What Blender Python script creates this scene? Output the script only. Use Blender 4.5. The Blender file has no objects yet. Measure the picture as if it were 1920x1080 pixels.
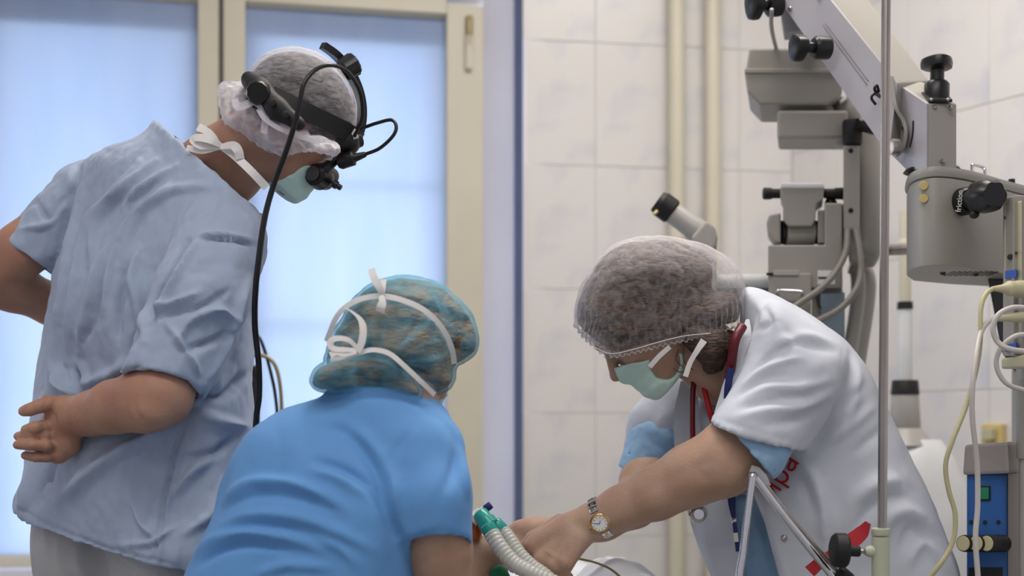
import bpy, bmesh, math, random
import numpy as np
from mathutils import Vector, Matrix

FOC = 2400.0      # focal length in pixels of a 1920 wide frame
CZ = 1.0          # camera height
HY = 800.0        # horizon row
SC = bpy.context.scene
COL = SC.collection
rng = np.random.default_rng(7)
random.seed(7)

# ------------------------------------------------------------------ camera, light, exposure
cam_d = bpy.data.cameras.new('camera')
cam = bpy.data.objects.new('camera', cam_d)
COL.objects.link(cam)
cam.location = (0, 0, CZ)
cam.rotation_euler = (math.pi / 2, 0, 0)
cam_d.sensor_width = 36.0
cam_d.lens = 36.0 * FOC / 1920
cam_d.shift_y = (HY - 540) / 1920
cam_d.clip_start = 0.05
cam_d.dof.use_dof = True
cam_d.dof.focus_distance = 2.2
cam_d.dof.aperture_fstop = 2.4
SC.camera = cam
SC.view_settings.view_transform = 'Standard'
SC.view_settings.look = 'None'
SC.view_settings.gamma = 1.0
SC.view_settings.exposure = 0.0
SC.view_settings.use_curve_mapping = False
SC.cycles.use_denoising = True
SC.cycles.max_bounces = 8
SC.cycles.transparent_max_bounces = 16
SC.cycles.sample_clamp_indirect = 4.0

world = bpy.data.worlds.new('overcast_sky')
SC.world = world
world.use_nodes = True
wn = world.node_tree.nodes
bg = wn['Background']
bg.inputs['Color'].default_value = (0.93, 0.95, 1.0, 1)
bg.inputs['Strength'].default_value = 6.0


def area_light(name, loc, rot, sx, sy, power, color):
    d = bpy.data.lights.new(name, 'AREA')
    d.shape = 'RECTANGLE'
    d.size, d.size_y, d.energy, d.color = sx, sy, power, color
    o = bpy.data.objects.new(name, d)
    o.location, o.rotation_euler = loc, rot
    COL.objects.link(o)
    return o


# ceiling fluorescent panels, all above and outside the frame
area_light('ceiling_panel_light', (-0.3, 0.6, 3.16), (0, 0, 0), 2.4, 0.6, 40, (1.0, 0.95, 0.90))
area_light('ceiling_panel_light', (0.5, 2.6, 3.16), (0, 0, 0), 1.6, 0.6, 50, (1.0, 0.93, 0.87))
area_light('ceiling_panel_light', (-0.4, -1.4, 3.16), (0, 0, 0), 2.4, 0.6, 20, (1.0, 0.95, 0.90))


# ------------------------------------------------------------------ helpers: objects and properties
def lin(c):
    return tuple(((v / 255.0) / 12.92 if v / 255.0 <= 0.04045 else ((v / 255.0 + 0.055) / 1.055) ** 2.4) for v in c)


def tag(o, label=None, cat=None, group=None, kind=None):
    if label: o['label'] = label
    if cat: o['category'] = cat
    if group: o['group'] = group
    if kind: o['kind'] = kind
    return o


def empty(name, loc):
    o = bpy.data.objects.new(name, None)
    o.location = loc
    o.empty_display_size = 0.1
    COL.objects.link(o)
    bpy.context.view_layer.update()
    return o


def put(name, me, mat, parent=None):
    o = bpy.data.objects.new(name, me)
    if mat is not None:
        me.materials.append(mat)
    COL.objects.link(o)
    if parent is not None:
        o.parent = parent
        # all geometry is written in world coordinates; a mesh part already sits at the world origin
        inv = Matrix.Translation(-Vector(parent.location)) if parent.type == 'EMPTY' else Matrix.Identity(4)
        o.matrix_parent_inverse = inv
    return o


def mesh_from(name, V, F, smooth=True):
    me = bpy.data.meshes.new(name)
    me.from_pydata([tuple(map(float, v)) for v in V], [], [tuple(map(int, f)) for f in F])
    me.update()
    if smooth:
        me.polygons.foreach_set('use_smooth', np.ones(len(me.polygons), dtype=bool))
    return me


def quad_mesh(name, V, Q, smooth=True):
    me = bpy.data.meshes.new(name)
    n = len(Q)
    me.vertices.add(len(V))
    me.vertices.foreach_set('co', np.asarray(V, dtype=np.float32).ravel())
    me.loops.add(n * 4)
    me.loops.foreach_set('vertex_index', np.asarray(Q, dtype=np.int32).ravel())
    me.polygons.add(n)
    me.polygons.foreach_set('loop_start', np.arange(0, n * 4, 4, dtype=np.int32))
    me.update(calc_edges=True)
    me.validate()
    if smooth:
        me.polygons.foreach_set('use_smooth', np.ones(n, dtype=bool))
    return me


def W(px, py, d):
    """World point on photograph pixel (px, py) at distance d along the view axis."""
    return np.array([(px - 960) * d / FOC, d, CZ + (HY - py) * d / FOC])


def unit(v):
    v = np.asarray(v, float)
    return v / np.linalg.norm(v)


# ------------------------------------------------------------------ helpers: materials
def new_mat(name):
    m = bpy.data.materials.new(name)
    m.use_nodes = True
    return m, m.node_tree.nodes, m.node_tree.links, m.node_tree.nodes['Principled BSDF']


def mat(name, c, rough=0.5, metal=0.0, c2=None, scale=8.0, detail=4.0, bump=0.0, bscale=60.0, stretch=(1, 1, 1), spec=0.5, sss=0.0, lo=0.35, hi=0.65, sheen=0.0, trans=0.0, ior=1.45, crease=0.0, cscale=7.0):
    m, n, l, p = new_mat(name)
    p.inputs['Roughness'].default_value = rough
    p.inputs['Metallic'].default_value = metal
    p.inputs['Specular IOR Level'].default_value = spec
    p.inputs['IOR'].default_value = ior
    if sheen: p.inputs['Sheen Weight'].default_value = sheen
    if trans: p.inputs['Transmission Weight'].default_value = trans
    if sss:
        p.inputs['Subsurface Weight'].default_value = sss
        p.inputs['Subsurface Radius'].default_value = (0.012, 0.005, 0.003)
    a = lin(c)
    b = lin(c2) if c2 else tuple(min(1, v * 0.9) for v in a)
    tc = n.new('ShaderNodeTexCoord')
    mp = n.new('ShaderNodeMapping')
    mp.inputs['Scale'].default_value = stretch
    l.new(tc.outputs['Object'], mp.inputs['Vector'])
    nz = n.new('ShaderNodeTexNoise')
    nz.inputs['Scale'].default_value = scale
    nz.inputs['Detail'].default_value = detail
    l.new(mp.outputs['Vector'], nz.inputs['Vector'])
    cr = n.new('ShaderNodeValToRGB')
    cr.color_ramp.elements[0].position, cr.color_ramp.elements[1].position = lo, hi
    cr.color_ramp.elements[0].color = (*a, 1)
    cr.color_ramp.elements[1].color = (*b, 1)
    l.new(nz.outputs['Fac'], cr.inputs['Fac'])
    l.new(cr.outputs['Color'], p.inputs['Base Color'])
    if bump:
        nb = n.new('ShaderNodeTexNoise')
        nb.inputs['Scale'].default_value = bscale
        nb.inputs['Detail'].default_value = 3
        l.new(mp.outputs['Vector'], nb.inputs['Vector'])
        bp = n.new('ShaderNodeBump')
        bp.inputs['Strength'].default_value = bump
        bp.inputs['Distance'].default_value = 0.01
        l.new(nb.outputs['Fac'], bp.inputs['Height'])
        l.new(bp.outputs['Normal'], p.inputs['Normal'])
        if crease:
            nr = n.new('ShaderNodeTexNoise')
            nr.noise_type = 'RIDGED_MULTIFRACTAL'
            nr.inputs['Scale'].default_value = cscale
            nr.inputs['Detail'].default_value = 3
            nr.inputs['Distortion'].default_value = 0.6
            l.new(mp.outputs['Vector'], nr.inputs['Vector'])
            b2 = n.new('ShaderNodeBump')
            b2.inputs['Strength'].default_value = crease
            b2.inputs['Distance'].default_value = 0.02
            l.new(nr.outputs['Fac'], b2.inputs['Height'])
            l.new(bp.outputs['Normal'], b2.inputs['Normal'])
            l.new(b2.outputs['Normal'], p.inputs['Normal'])
    return m


def sheer_mat(name, c, a_lo, a_hi, scale, stretch, rim=0.35):
    """Thin non-woven fabric: fibres scatter light, gaps let one see through, denser at a grazing angle."""
    m, n, l, p = new_mat(name)
    n.remove(p)
    out = n['Material Output']
    tc = n.new('ShaderNodeTexCoord')
    mp = n.new('ShaderNodeMapping')
    mp.inputs['Scale'].default_value = stretch
    l.new(tc.outputs['Object'], mp.inputs['Vector'])
    nz = n.new('ShaderNodeTexNoise')
    nz.inputs['Scale'].default_value = scale
    nz.inputs['Detail'].default_value = 6
    nz.inputs['Distortion'].default_value = 1.2
    l.new(mp.outputs['Vector'], nz.inputs['Vector'])
    mr = n.new('ShaderNodeMapRange')
    mr.inputs['From Min'].default_value, mr.inputs['From Max'].default_value = 0.35, 0.68
    mr.inputs['To Min'].default_value, mr.inputs['To Max'].default_value = a_lo, a_hi
    l.new(nz.outputs['Fac'], mr.inputs['Value'])
    lw = n.new('ShaderNodeLayerWeight')
    lw.inputs['Blend'].default_value = 0.25
    ml = n.new('ShaderNodeMath')
    ml.operation = 'MULTIPLY_ADD'
    ml.inputs[1].default_value = rim
    l.new(lw.outputs['Facing'], ml.inputs[0])
    l.new(mr.outputs['Result'], ml.inputs[2])
    ml.use_clamp = True
    df = n.new('ShaderNodeBsdfDiffuse')
    df.inputs['Color'].default_value = (*lin(c), 1)
    tl = n.new('ShaderNodeBsdfTranslucent')
    tl.inputs['Color'].default_value = (*lin(c), 1)
    mx0 = n.new('ShaderNodeMixShader')
    mx0.inputs[0].default_value = 0.3
    l.new(df.outputs[0], mx0.inputs[1]); l.new(tl.outputs[0], mx0.inputs[2])
    tr = n.new('ShaderNodeBsdfTransparent')
    mx = n.new('ShaderNodeMixShader')
    l.new(ml.outputs[0], mx.inputs[0]); l.new(tr.outputs[0], mx.inputs[1]); l.new(mx0.outputs[0], mx.inputs[2])
    l.new(mx.outputs[0], out.inputs['Surface'])
    bp = n.new('ShaderNodeBump')
    bp.inputs['Strength'].default_value = 0.4
    bp.inputs['Distance'].default_value = 0.004
    l.new(nz.outputs['Fac'], bp.inputs['Height'])
    l.new(bp.outputs['Normal'], df.inputs['Normal'])
    return m


def blind_mat(name, c):
    m, n, l, p = new_mat(name)
    n.remove(p)
    tc = n.new('ShaderNodeTexCoord')
    nz = n.new('ShaderNodeTexNoise')
    mp = n.new('ShaderNodeMapping')
    mp.inputs['Scale'].default_value = (6, 6, 1.2)
    l.new(tc.outputs['Object'], mp.inputs['Vector'])
    l.new(mp.outputs['Vector'], nz.inputs['Vector'])
    nz.inputs['Scale'].default_value = 1.6
    cr = n.new('ShaderNodeValToRGB')
    a = lin(c)
    cr.color_ramp.elements[0].position, cr.color_ramp.elements[1].position = 0.3, 0.7
    cr.color_ramp.elements[0].color = (*a, 1)
    cr.color_ramp.elements[1].color = (min(1, a[0] * 1.14), min(1, a[1] * 1.08), min(1, a[2] * 1.03), 1)
    l.new(nz.outputs['Fac'], cr.inputs['Fac'])
    df = n.new('ShaderNodeBsdfDiffuse')
    tl = n.new('ShaderNodeBsdfTranslucent')
    l.new(cr.outputs['Color'], df.inputs['Color']); l.new(cr.outputs['Color'], tl.inputs['Color'])
    mx = n.new('ShaderNodeMixShader')
    mx.inputs[0].default_value = 0.42
    l.new(df.outputs[0], mx.inputs[1]); l.new(tl.outputs[0], mx.inputs[2])
    l.new(mx.outputs[0], n['Material Output'].inputs['Surface'])
    return m


def glass_pane_mat(name):
    m, n, l, p = new_mat(name)
    n.remove(p)
    tr = n.new('ShaderNodeBsdfTransparent')
    tr.inputs['Color'].default_value = (0.93, 0.96, 0.97, 1)
    gl = n.new('ShaderNodeBsdfGlossy')
    gl.inputs['Roughness'].default_value = 0.02
    mx = n.new('ShaderNodeMixShader')
    mx.inputs[0].default_value = 0.06
    l.new(tr.outputs[0], mx.inputs[1]); l.new(gl.outputs[0], mx.inputs[2])
    l.new(mx.outputs[0], n['Material Output'].inputs['Surface'])
    return m


M = {}
M['plaster'] = mat('lavender_plaster', (230, 230, 240), 0.7, c2=(224, 224, 236), scale=3)
M['cream'] = mat('cream_gloss_paint', (208, 202, 182), 0.4, c2=(202, 196, 175), scale=4)
M['sash'] = mat('grey_sash_paint', (150, 150, 150), 0.5)
M['blueedge'] = mat('slate_blue_edge', (88, 100, 130), 0.4)
M['tile'] = mat('marbled_tile', (217, 214, 210), 0.28, c2=(174, 180, 202), scale=5.0, detail=7, lo=0.5, hi=0.86)
M['grout'] = mat('grout', (206, 201, 196), 0.9)
M['floor'] = mat('floor_vinyl', (150, 152, 150), 0.45, c2=(138, 141, 140), scale=6)
M['paving'] = mat('pale_paving', (150, 150, 148), 0.9, scale=0.5)
M['ceiling'] = mat('ceiling_paint', (225, 222, 216), 0.8)
M['blind'] = blind_mat('blue_blind_fabric', (178, 200, 238))
M['pane'] = glass_pane_mat('window_glass')
M['skin'] = mat('skin', (174, 136, 114), 0.6, c2=(156, 110, 92), scale=14, detail=6, bump=0.10, bscale=220, sss=0.12, lo=0.3, hi=0.75)
M['skin_pale'] = mat('skin_pale', (182, 152, 130), 0.58, c2=(164, 126, 106), scale=14, detail=6, bump=0.10, bscale=220, sss=0.12, lo=0.3, hi=0.75)
M['shirt'] = mat('pale_blue_cotton', (160, 174, 196), 0.9, c2=(152, 166, 188), scale=5, bump=0.22, bscale=45, sheen=0.1, stretch=(1, 1, 0.6), crease=0.7, cscale=6)
M['trouser'] = mat('pale_grey_cotton', (172, 174, 176), 0.9, bump=0.2, bscale=40)
M['scrub'] = mat('blue_scrub_cotton', (98, 152, 208), 0.85, c2=(92, 145, 200), scale=5, bump=0.08, bscale=50, sheen=0.1, crease=0.07, cscale=5)
M['coat'] = mat('white_coat_cotton', (198, 203, 212), 0.85, c2=(193, 198, 207), scale=5, bump=0.08, bscale=40, crease=0.08, cscale=5)
M['undershirt'] = mat('light_blue_cotton', (150, 186, 216), 0.9, c2=(140, 174, 206), scale=8, bump=0.1, bscale=60)
M['hair_grey'] = mat('hair_dark_grey', (62, 58, 56), 0.6, c2=(30, 28, 28), scale=30, detail=8, stretch=(1, 1, 5), bump=0.6, bscale=80, lo=0.3, hi=0.7)
M['hair_blond'] = mat('hair_ash_blond', (176, 144, 100), 0.55, c2=(44, 38, 32), scale=16, detail=8, stretch=(1, 1, 3), bump=0.8, bscale=60, lo=0.34, hi=0.62)
M['hair_brown'] = mat('hair_brown', (94, 72, 58), 0.55, c2=(34, 26, 22), scale=26, detail=8, stretch=(1, 1, 4), bump=0.8, bscale=70, lo=0.32, hi=0.68)
M['hair_auburn'] = mat('hair_auburn', (128, 94, 66), 0.55, c2=(70, 52, 40), scale=26, detail=8, stretch=(1, 1, 4), bump=0.8, bscale=70, lo=0.32, hi=0.68)
M['cap_white'] = sheer_mat('white_cap_fabric', (228, 224, 228), 0.05, 0.33, 40, (1, 1, 2.6), 0.75)
M['frill_white'] = sheer_mat('white_gathered_fabric', (236, 232, 238), 0.40, 0.92, 26, (1, 1, 1.4), 0.5)
M['cap_coat'] = sheer_mat('white_bouffant_fabric', (226, 222, 224), 0.02, 0.22, 70, (1, 1, 1), 0.75)
M['cap_blue'] = sheer_mat('blue_bouffant_fabric', (118, 184, 208), 0.10, 0.42, 16, (1, 1, 0.7), 0.55)
M['mask'] = mat('green_mask_fabric', (204, 232, 222), 0.9, c2=(196, 226, 214), scale=10, bump=0.1, bscale=90)
M['tape'] = mat('white_tape', (232, 230, 228), 0.8)
M['black'] = mat('black_plastic', (24, 24, 26), 0.35, c2=(18, 18, 20))
M['blackmatte'] = mat('black_matte', (26, 25, 26), 0.6, c2=(20, 19, 20))
M['cable_black'] = mat('black_cable', (20, 20, 22), 0.3)
M['enamel'] = mat('warm_grey_enamel', (156, 153, 145), 0.42, c2=(150, 147, 139), scale=3)
M['enamel_light'] = mat('light_grey_enamel', (170, 168, 174), 0.42, c2=(163, 161, 168), scale=6)
M['enamel_cool'] = mat('pale_grey_enamel', (170, 167, 160), 0.4, c2=(164, 161, 154), scale=3)
M['guide'] = mat('grey_light_guide', (138, 134, 126), 0.35)
M['bluegrey'] = mat('blue_grey_panel', (128, 144, 156), 0.45)
M['white_enamel'] = mat('white_enamel', (222, 224, 224), 0.35)
M['steel'] = mat('brushed_steel', (178, 172, 164), 0.28, metal=1.0, c2=(150, 142, 134), scale=60, stretch=(1, 1, 0.05))
M['chrome'] = mat('chrome', (214, 214, 216), 0.12, metal=1.0)
M['gold'] = mat('gold', (212, 168, 90), 0.25, metal=1.0)
M['sage'] = mat('pale_sage_enamel', (184, 188, 166), 0.4)
M['red'] = mat('red_strap', (170, 18, 34), 0.6)
M['darkred'] = mat('dark_red_tubing', (96, 14, 26), 0.4)
M['navy'] = mat('navy_ribbon', (34, 42, 104), 0.6)
M['teal'] = mat('teal_plastic', (66, 186, 172), 0.25, c2=(56, 174, 162), trans=0.25)
M['hose'] = mat('white_corrugated_hose', (204, 206, 198), 0.3, c2=(196, 198, 190), trans=0.15)
M['white_plastic'] = mat('white_plastic', (226, 224, 220), 0.35)
M['amber'] = mat('amber_plastic', (196, 96, 26), 0.2, trans=0.35)
M['drape'] = mat('white_drape', (224, 226, 230), 0.9, bump=0.15, bscale=30)
M['olive'] = mat('olive_cable', (136, 130, 84), 0.4)
M['cable_beige'] = mat('beige_cable', (186, 180, 140), 0.4)
M['cable_white'] = mat('white_cable', (192, 188, 182), 0.4)
M['connector'] = mat('cream_connector', (190, 184, 150), 0.4)
M['devblue'] = mat('blue_device_front', (46, 98, 166), 0.4, c2=(42, 92, 158))
M['devgrey'] = mat('grey_device_top', (138, 132, 130), 0.45)
M['darkgrey'] = mat('dark_grey_plastic', (66, 66, 66), 0.5)
M['yellow_dot'] = mat('yellow_sticker', (208, 186, 120), 0.6)
M['labelblue'] = mat('blue_label', (48, 88, 176), 0.5)
M['labelwhite'] = mat('white_label', (224, 224, 220), 0.6)
M['ink'] = mat('ink', (40, 40, 44), 0.6)
M['pencil'] = mat('pencil_marks', (128, 122, 132), 0.8)
M['green'] = mat('green_switch', (28, 130, 92), 0.4)
M['greencloth'] = mat('green_cloth', (40, 120, 84), 0.9)
M['dial'] = mat('watch_dial', (226, 226, 230), 0.3)
M['eye'] = mat('eye', (226, 222, 214), 0.2, c2=(60, 44, 34), scale=40)
M['shoe'] = mat('white_clog', (214, 214, 212), 0.5)
M['metaldark'] = mat('dark_metal', (60, 58, 54), 0.4, metal=0.6)
M['brass'] = mat('dull_brass', (150, 138, 100), 0.4, metal=0.5)
M['amberglass'] = mat('clear_plastic', (226, 228, 230), 0.25, trans=0.6)


# ------------------------------------------------------------------ helpers: hard-surface meshes
def bm_mesh(name, bm, smooth=False):
    me = bpy.data.meshes.new(name)
    bm.normal_update()
    bm.to_mesh(me)
    bm.free()
    if smooth:
        me.polygons.foreach_set('use_smooth', np.ones(len(me.polygons), dtype=bool))
    return me


def bevelled(bm, r, seg=2):
    if r > 0:
        bmesh.ops.recalc_face_normals(bm, faces=bm.faces[:])
        es = [e for e in bm.edges if len(e.link_faces) == 2 and e.calc_face_angle(0) > 0.35]
        bmesh.ops.bevel(bm, geom=es, offset=r, segments=seg, affect='EDGES', profile=0.6, clamp_overlap=True)
    return bm


def prism(front, vec, name='prism', bev=0.004, seg=2):
    """Polygon `front` (3-D points) pushed along vec."""
    bm = bmesh.new()
    vec = np.asarray(vec, float)
    a = [bm.verts.new(p) for p in front]
    b = [bm.verts.new(np.asarray(p) + vec) for p in front]
    n = len(a)
    bm.faces.new(a)
    bm.faces.new(b[::-1])
    for i in range(n):
        bm.faces.new((a[i], b[i], b[(i + 1) % n], a[(i + 1) % n]))
    bmesh.ops.recalc_face_normals(bm, faces=bm.faces[:])
    bevelled(bm, bev, seg)
    return bm_mesh(name, bm)


def prism_px(pts, d, thick, name='prism', bev=0.004, seg=2):
    c = np.mean(np.asarray(pts, float), axis=0)
    return prism([W(x, y, d) for x, y in pts], unit([(c[0] - 960) / FOC, 1, 0]) * thick, name, bev, seg)


def box_px(x0, y0, x1, y1, d, thick, name='box', bev=0.004, seg=2):
    return prism_px([(x0, y0), (x1, y0), (x1, y1), (x0, y1)], d, thick, name, bev, seg)


def hexa(front, back, name='block', bev=0.004, seg=2):
    bm = bmesh.new()
    a = [bm.verts.new(p) for p in front]
    b = [bm.verts.new(p) for p in back]
    bm.faces.new(a); bm.faces.new(b[::-1])
    for i in range(4):
        bm.faces.new((a[i], b[i], b[(i + 1) % 4], a[(i + 1) % 4]))
    bmesh.ops.recalc_face_normals(bm, faces=bm.faces[:])
    bevelled(bm, bev, seg)
    return bm_mesh(name, bm)


def frame_of(d):
    d = unit(d)
    a = np.array([0, 0, 1.0]) if abs(d[2]) < 0.9 else np.array([1.0, 0, 0])
    u = unit(np.cross(a, d))
    return u, np.cross(d, u), d


def lathe_data(p0, p1, prof, n=24, lobes=0, lobe=0.0):
    """Turned body from p0 to p1; prof = [(t, r)], closed by its end points. lobes give a fluted knob."""
    p0, p1 = np.asarray(p0, float), np.asarray(p1, float)
    u, v, d = frame_of(p1 - p0)
    V, F = [], []
    for t, r in prof:
        for k in range(n):
            a = 2 * math.pi * k / n
            rr = r * (1 + lobe * math.cos(lobes * a)) if lobes else r
            V.append(p0 + (p1 - p0) * t + (u * math.cos(a) + v * math.sin(a)) * rr)
    m = len(prof)
    for i in range(m - 1):
        for k in range(n):
            F.append((i * n + k, i * n + (k + 1) % n, (i + 1) * n + (k + 1) % n, (i + 1) * n + k))
    F.append(tuple(range(n))[::-1])
    F.append(tuple(range((m - 1) * n, m * n)))
    return V, F


def cyl_prof(r, b=0.08):
    return [(0, r * (1 - b)), (b * 0.4, r), (1 - b * 0.4, r), (1, r * (1 - b))]


def lathe(p0, p1, prof, n=24, name='turned', lobes=0, lobe=0.0, smooth=True):
    V, F = lathe_data(p0, p1, prof, n, lobes, lobe)
    me = mesh_from(name, V, F, smooth)
    if smooth:
        bm = bmesh.new(); bm.from_mesh(me)
        for e in bm.edges:
            if len(e.link_faces) == 2 and e.calc_face_angle(0) > 0.7:
                e.smooth = False
        bm.to_mesh(me); bm.free()
    return me


def cyl(p0, p1, r, n=20, name='rod', r1=None, b=0.06):
    r1 = r if r1 is None else r1
    return lathe(p0, p1, [(0, r * (1 - b)), (0.02, r), (0.98, r1), (1, r1 * (1 - b))], n, name)


def catmull(P, per=8, closed=False):
    P = np.asarray(P, float)
    n = len(P)
    out = []
    rng_ = range(n) if closed else range(n - 1)
    for i in rng_:
        if closed:
            a, b, c, d = P[(i - 1) % n], P[i], P[(i + 1) % n], P[(i + 2) % n]
        else:
            b, c = P[i], P[i + 1]
            a = P[i - 1] if i > 0 else 2 * b - c
            d = P[i + 2] if i + 2 < n else 2 * c - b
        for k in range(per):
            t = k / per
            out.append(0.5 * ((2 * b) + (c - a) * t + (2 * a - 5 * b + 4 * c - d) * t * t + (3 * b - a - 3 * c + d) * t ** 3))
    if not closed:
        out.append(P[-1])
    return np.array(out)


def tube(P, r, n=10, name='tube', per=8, ridges=0.0, radii=None, flat=None):
    """Tube along a smooth path. ridges: depth of corrugation; flat=(w, t) makes a ribbon of that section instead."""
    C = catmull(P, per)
    if ridges:
        seg = np.linalg.norm(np.diff(C, axis=0), axis=1)
        s = np.concatenate([[0], np.cumsum(seg)])
        m = int(s[-1] / (r * 0.11))
        ss = np.linspace(0, s[-1], m)
        C = np.stack([np.interp(ss, s, C[:, k]) for k in range(3)], 1)
    m = len(C)
    T = np.gradient(C, axis=0)
    T /= np.linalg.norm(T, axis=1)[:, None] + 1e-12
    u, v, _ = frame_of(T[0])
    V, F = [], []
    for i in range(m):
        u = unit(u - T[i] * np.dot(u, T[i]))
        v = np.cross(T[i], u)
        rr = r if radii is None else np.interp(i / (m - 1), np.linspace(0, 1, len(radii)), radii)
        if ridges:
            rr = rr * (1 + ridges * math.sin(2 * math.pi * i / 5.0))
        for k in range(n):
            a = 2 * math.pi * (k + 0.5) / n
            V.append(C[i] + (u * math.cos(a) + v * math.sin(a)) * rr)
    for i in range(m - 1):
        for k in range(n):
            F.append((i * n + k, i * n + (k + 1) % n, (i + 1) * n + (k + 1) % n, (i + 1) * n + k))
    F.append(tuple(range(n))[::-1]); F.append(tuple(range((m - 1) * n, m * n)))
    return mesh_from(name, V, F)


def tube_px(pts, r, **k):
    return tube([W(*p) for p in pts], r, **k)


def ribbon(P, N, w, t, name='ribbon', per=6):
    """Flat tape along path P; N gives the face normal at each path point."""
    C = catmull(P, per)
    NN = catmull(N, per)
    T = np.gradient(C, axis=0)
    V, F = [], []
    ws = w if hasattr(w, '__len__') else [w, w]
    for i in range(len(C)):
        n = unit(NN[i]); b = unit(np.cross(T[i], n))
        n = np.cross(b, unit(T[i]))
        ww = np.interp(i / (len(C) - 1), np.linspace(0, 1, len(ws)), ws)
        for s, q in ((-1, 1), (1, 1), (1, -1), (-1, -1)):
            V.append(C[i] + b * s * ww / 2 + n * q * t / 2)
    m = len(C)
    for i in range(m - 1):
        for k in range(4):
            F.append((i * 4 + k, i * 4 + (k + 1) % 4, (i + 1) * 4 + (k + 1) % 4, (i + 1) * 4 + k))
    F.append((3, 2, 1, 0)); F.append(tuple(range(m * 4 - 4, m * 4)))
    return mesh_from(name, V, F, smooth=False)


def join_meshes(name, mes):
    bm = bmesh.new()
    for me in mes:
        bm.from_mesh(me)
    sm = [f.smooth for f in bm.faces]
    out = bpy.data.meshes.new(name)
    bm.to_mesh(out); bm.free()
    for me in mes:
        bpy.data.meshes.remove(me)
    return out


def text_mesh(s, size, loc, right, up, depth=0.0006, name='lettering'):
    cu = bpy.data.curves.new('t', 'FONT')
    cu.body, cu.size, cu.extrude = s, size, depth
    cu.align_x, cu.align_y = 'CENTER', 'CENTER'
    cu.resolution_u = 3
    o = bpy.data.objects.new('t', cu)
    COL.objects.link(o)
    dg = bpy.context.evaluated_depsgraph_get()
    me = bpy.data.meshes.new_from_object(o.evaluated_get(dg))
    bpy.data.objects.remove(o); bpy.data.curves.remove(cu)
    right, up = unit(right), np.asarray(up, float)
    up = unit(up - right * np.dot(up, right))
    nn = np.cross(right, up)
    m4 = Matrix(((right[0], up[0], nn[0], loc[0]), (right[1], up[1], nn[1], loc[1]), (right[2], up[2], nn[2], loc[2]), (0, 0, 0, 1)))
    me.transform(m4)
    me.name = name
    return me


# ------------------------------------------------------------------ helpers: implicit bodies
class Poly:
    """Closed outline in photograph pixels with a sampled signed distance (negative inside)."""
    def __init__(self, pts, smooth=4, margin=90, res=2.0):
        P = catmull(pts, smooth, True) if smooth else np.asarray(pts, float)
        self.P = P
        self.lo = P.min(0) - margin
        self.res = res
        n = np.ceil((P.max(0) + margin - self.lo) / res).astype(int) + 1
        X = self.lo[0] + np.arange(n[0]) * res
        Y = self.lo[1] + np.arange(n[1]) * res
        gx, gy = np.meshgrid(X, Y, indexing='ij')
        d2 = np.full(gx.shape, 1e12)
        inside = np.zeros(gx.shape, bool)
        for i in range(len(P)):
            a, b = P[i], P[(i + 1) % len(P)]
            e = b - a
            L = e @ e + 1e-12
            wx, wy = gx - a[0], gy - a[1]
            t = np.clip((wx * e[0] + wy * e[1]) / L, 0, 1)
            d2 = np.minimum(d2, (wx - t * e[0]) ** 2 + (wy - t * e[1]) ** 2)
            c = ((a[1] > gy) != (b[1] > gy))
            if abs(e[1]) > 1e-9:
                inside ^= c & (gx < e[0] * (gy - a[1]) / e[1] + a[0])
        self.S = np.where(inside, -1, 1) * np.sqrt(d2)

    def __call__(self, px, py):
        fx = np.clip((px - self.lo[0]) / self.res, 0, self.S.shape[0] - 1.001)
        fy = np.clip((py - self.lo[1]) / self.res, 0, self.S.shape[1] - 1.001)
        i, j = fx.astype(int), fy.astype(int)
        u, v = fx - i, fy - j
        S = self.S
        return (S[i, j] * (1 - u) * (1 - v) + S[i + 1, j] * u * (1 - v) + S[i, j + 1] * (1 - u) * v + S[i + 1, j + 1] * u * v)


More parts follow.
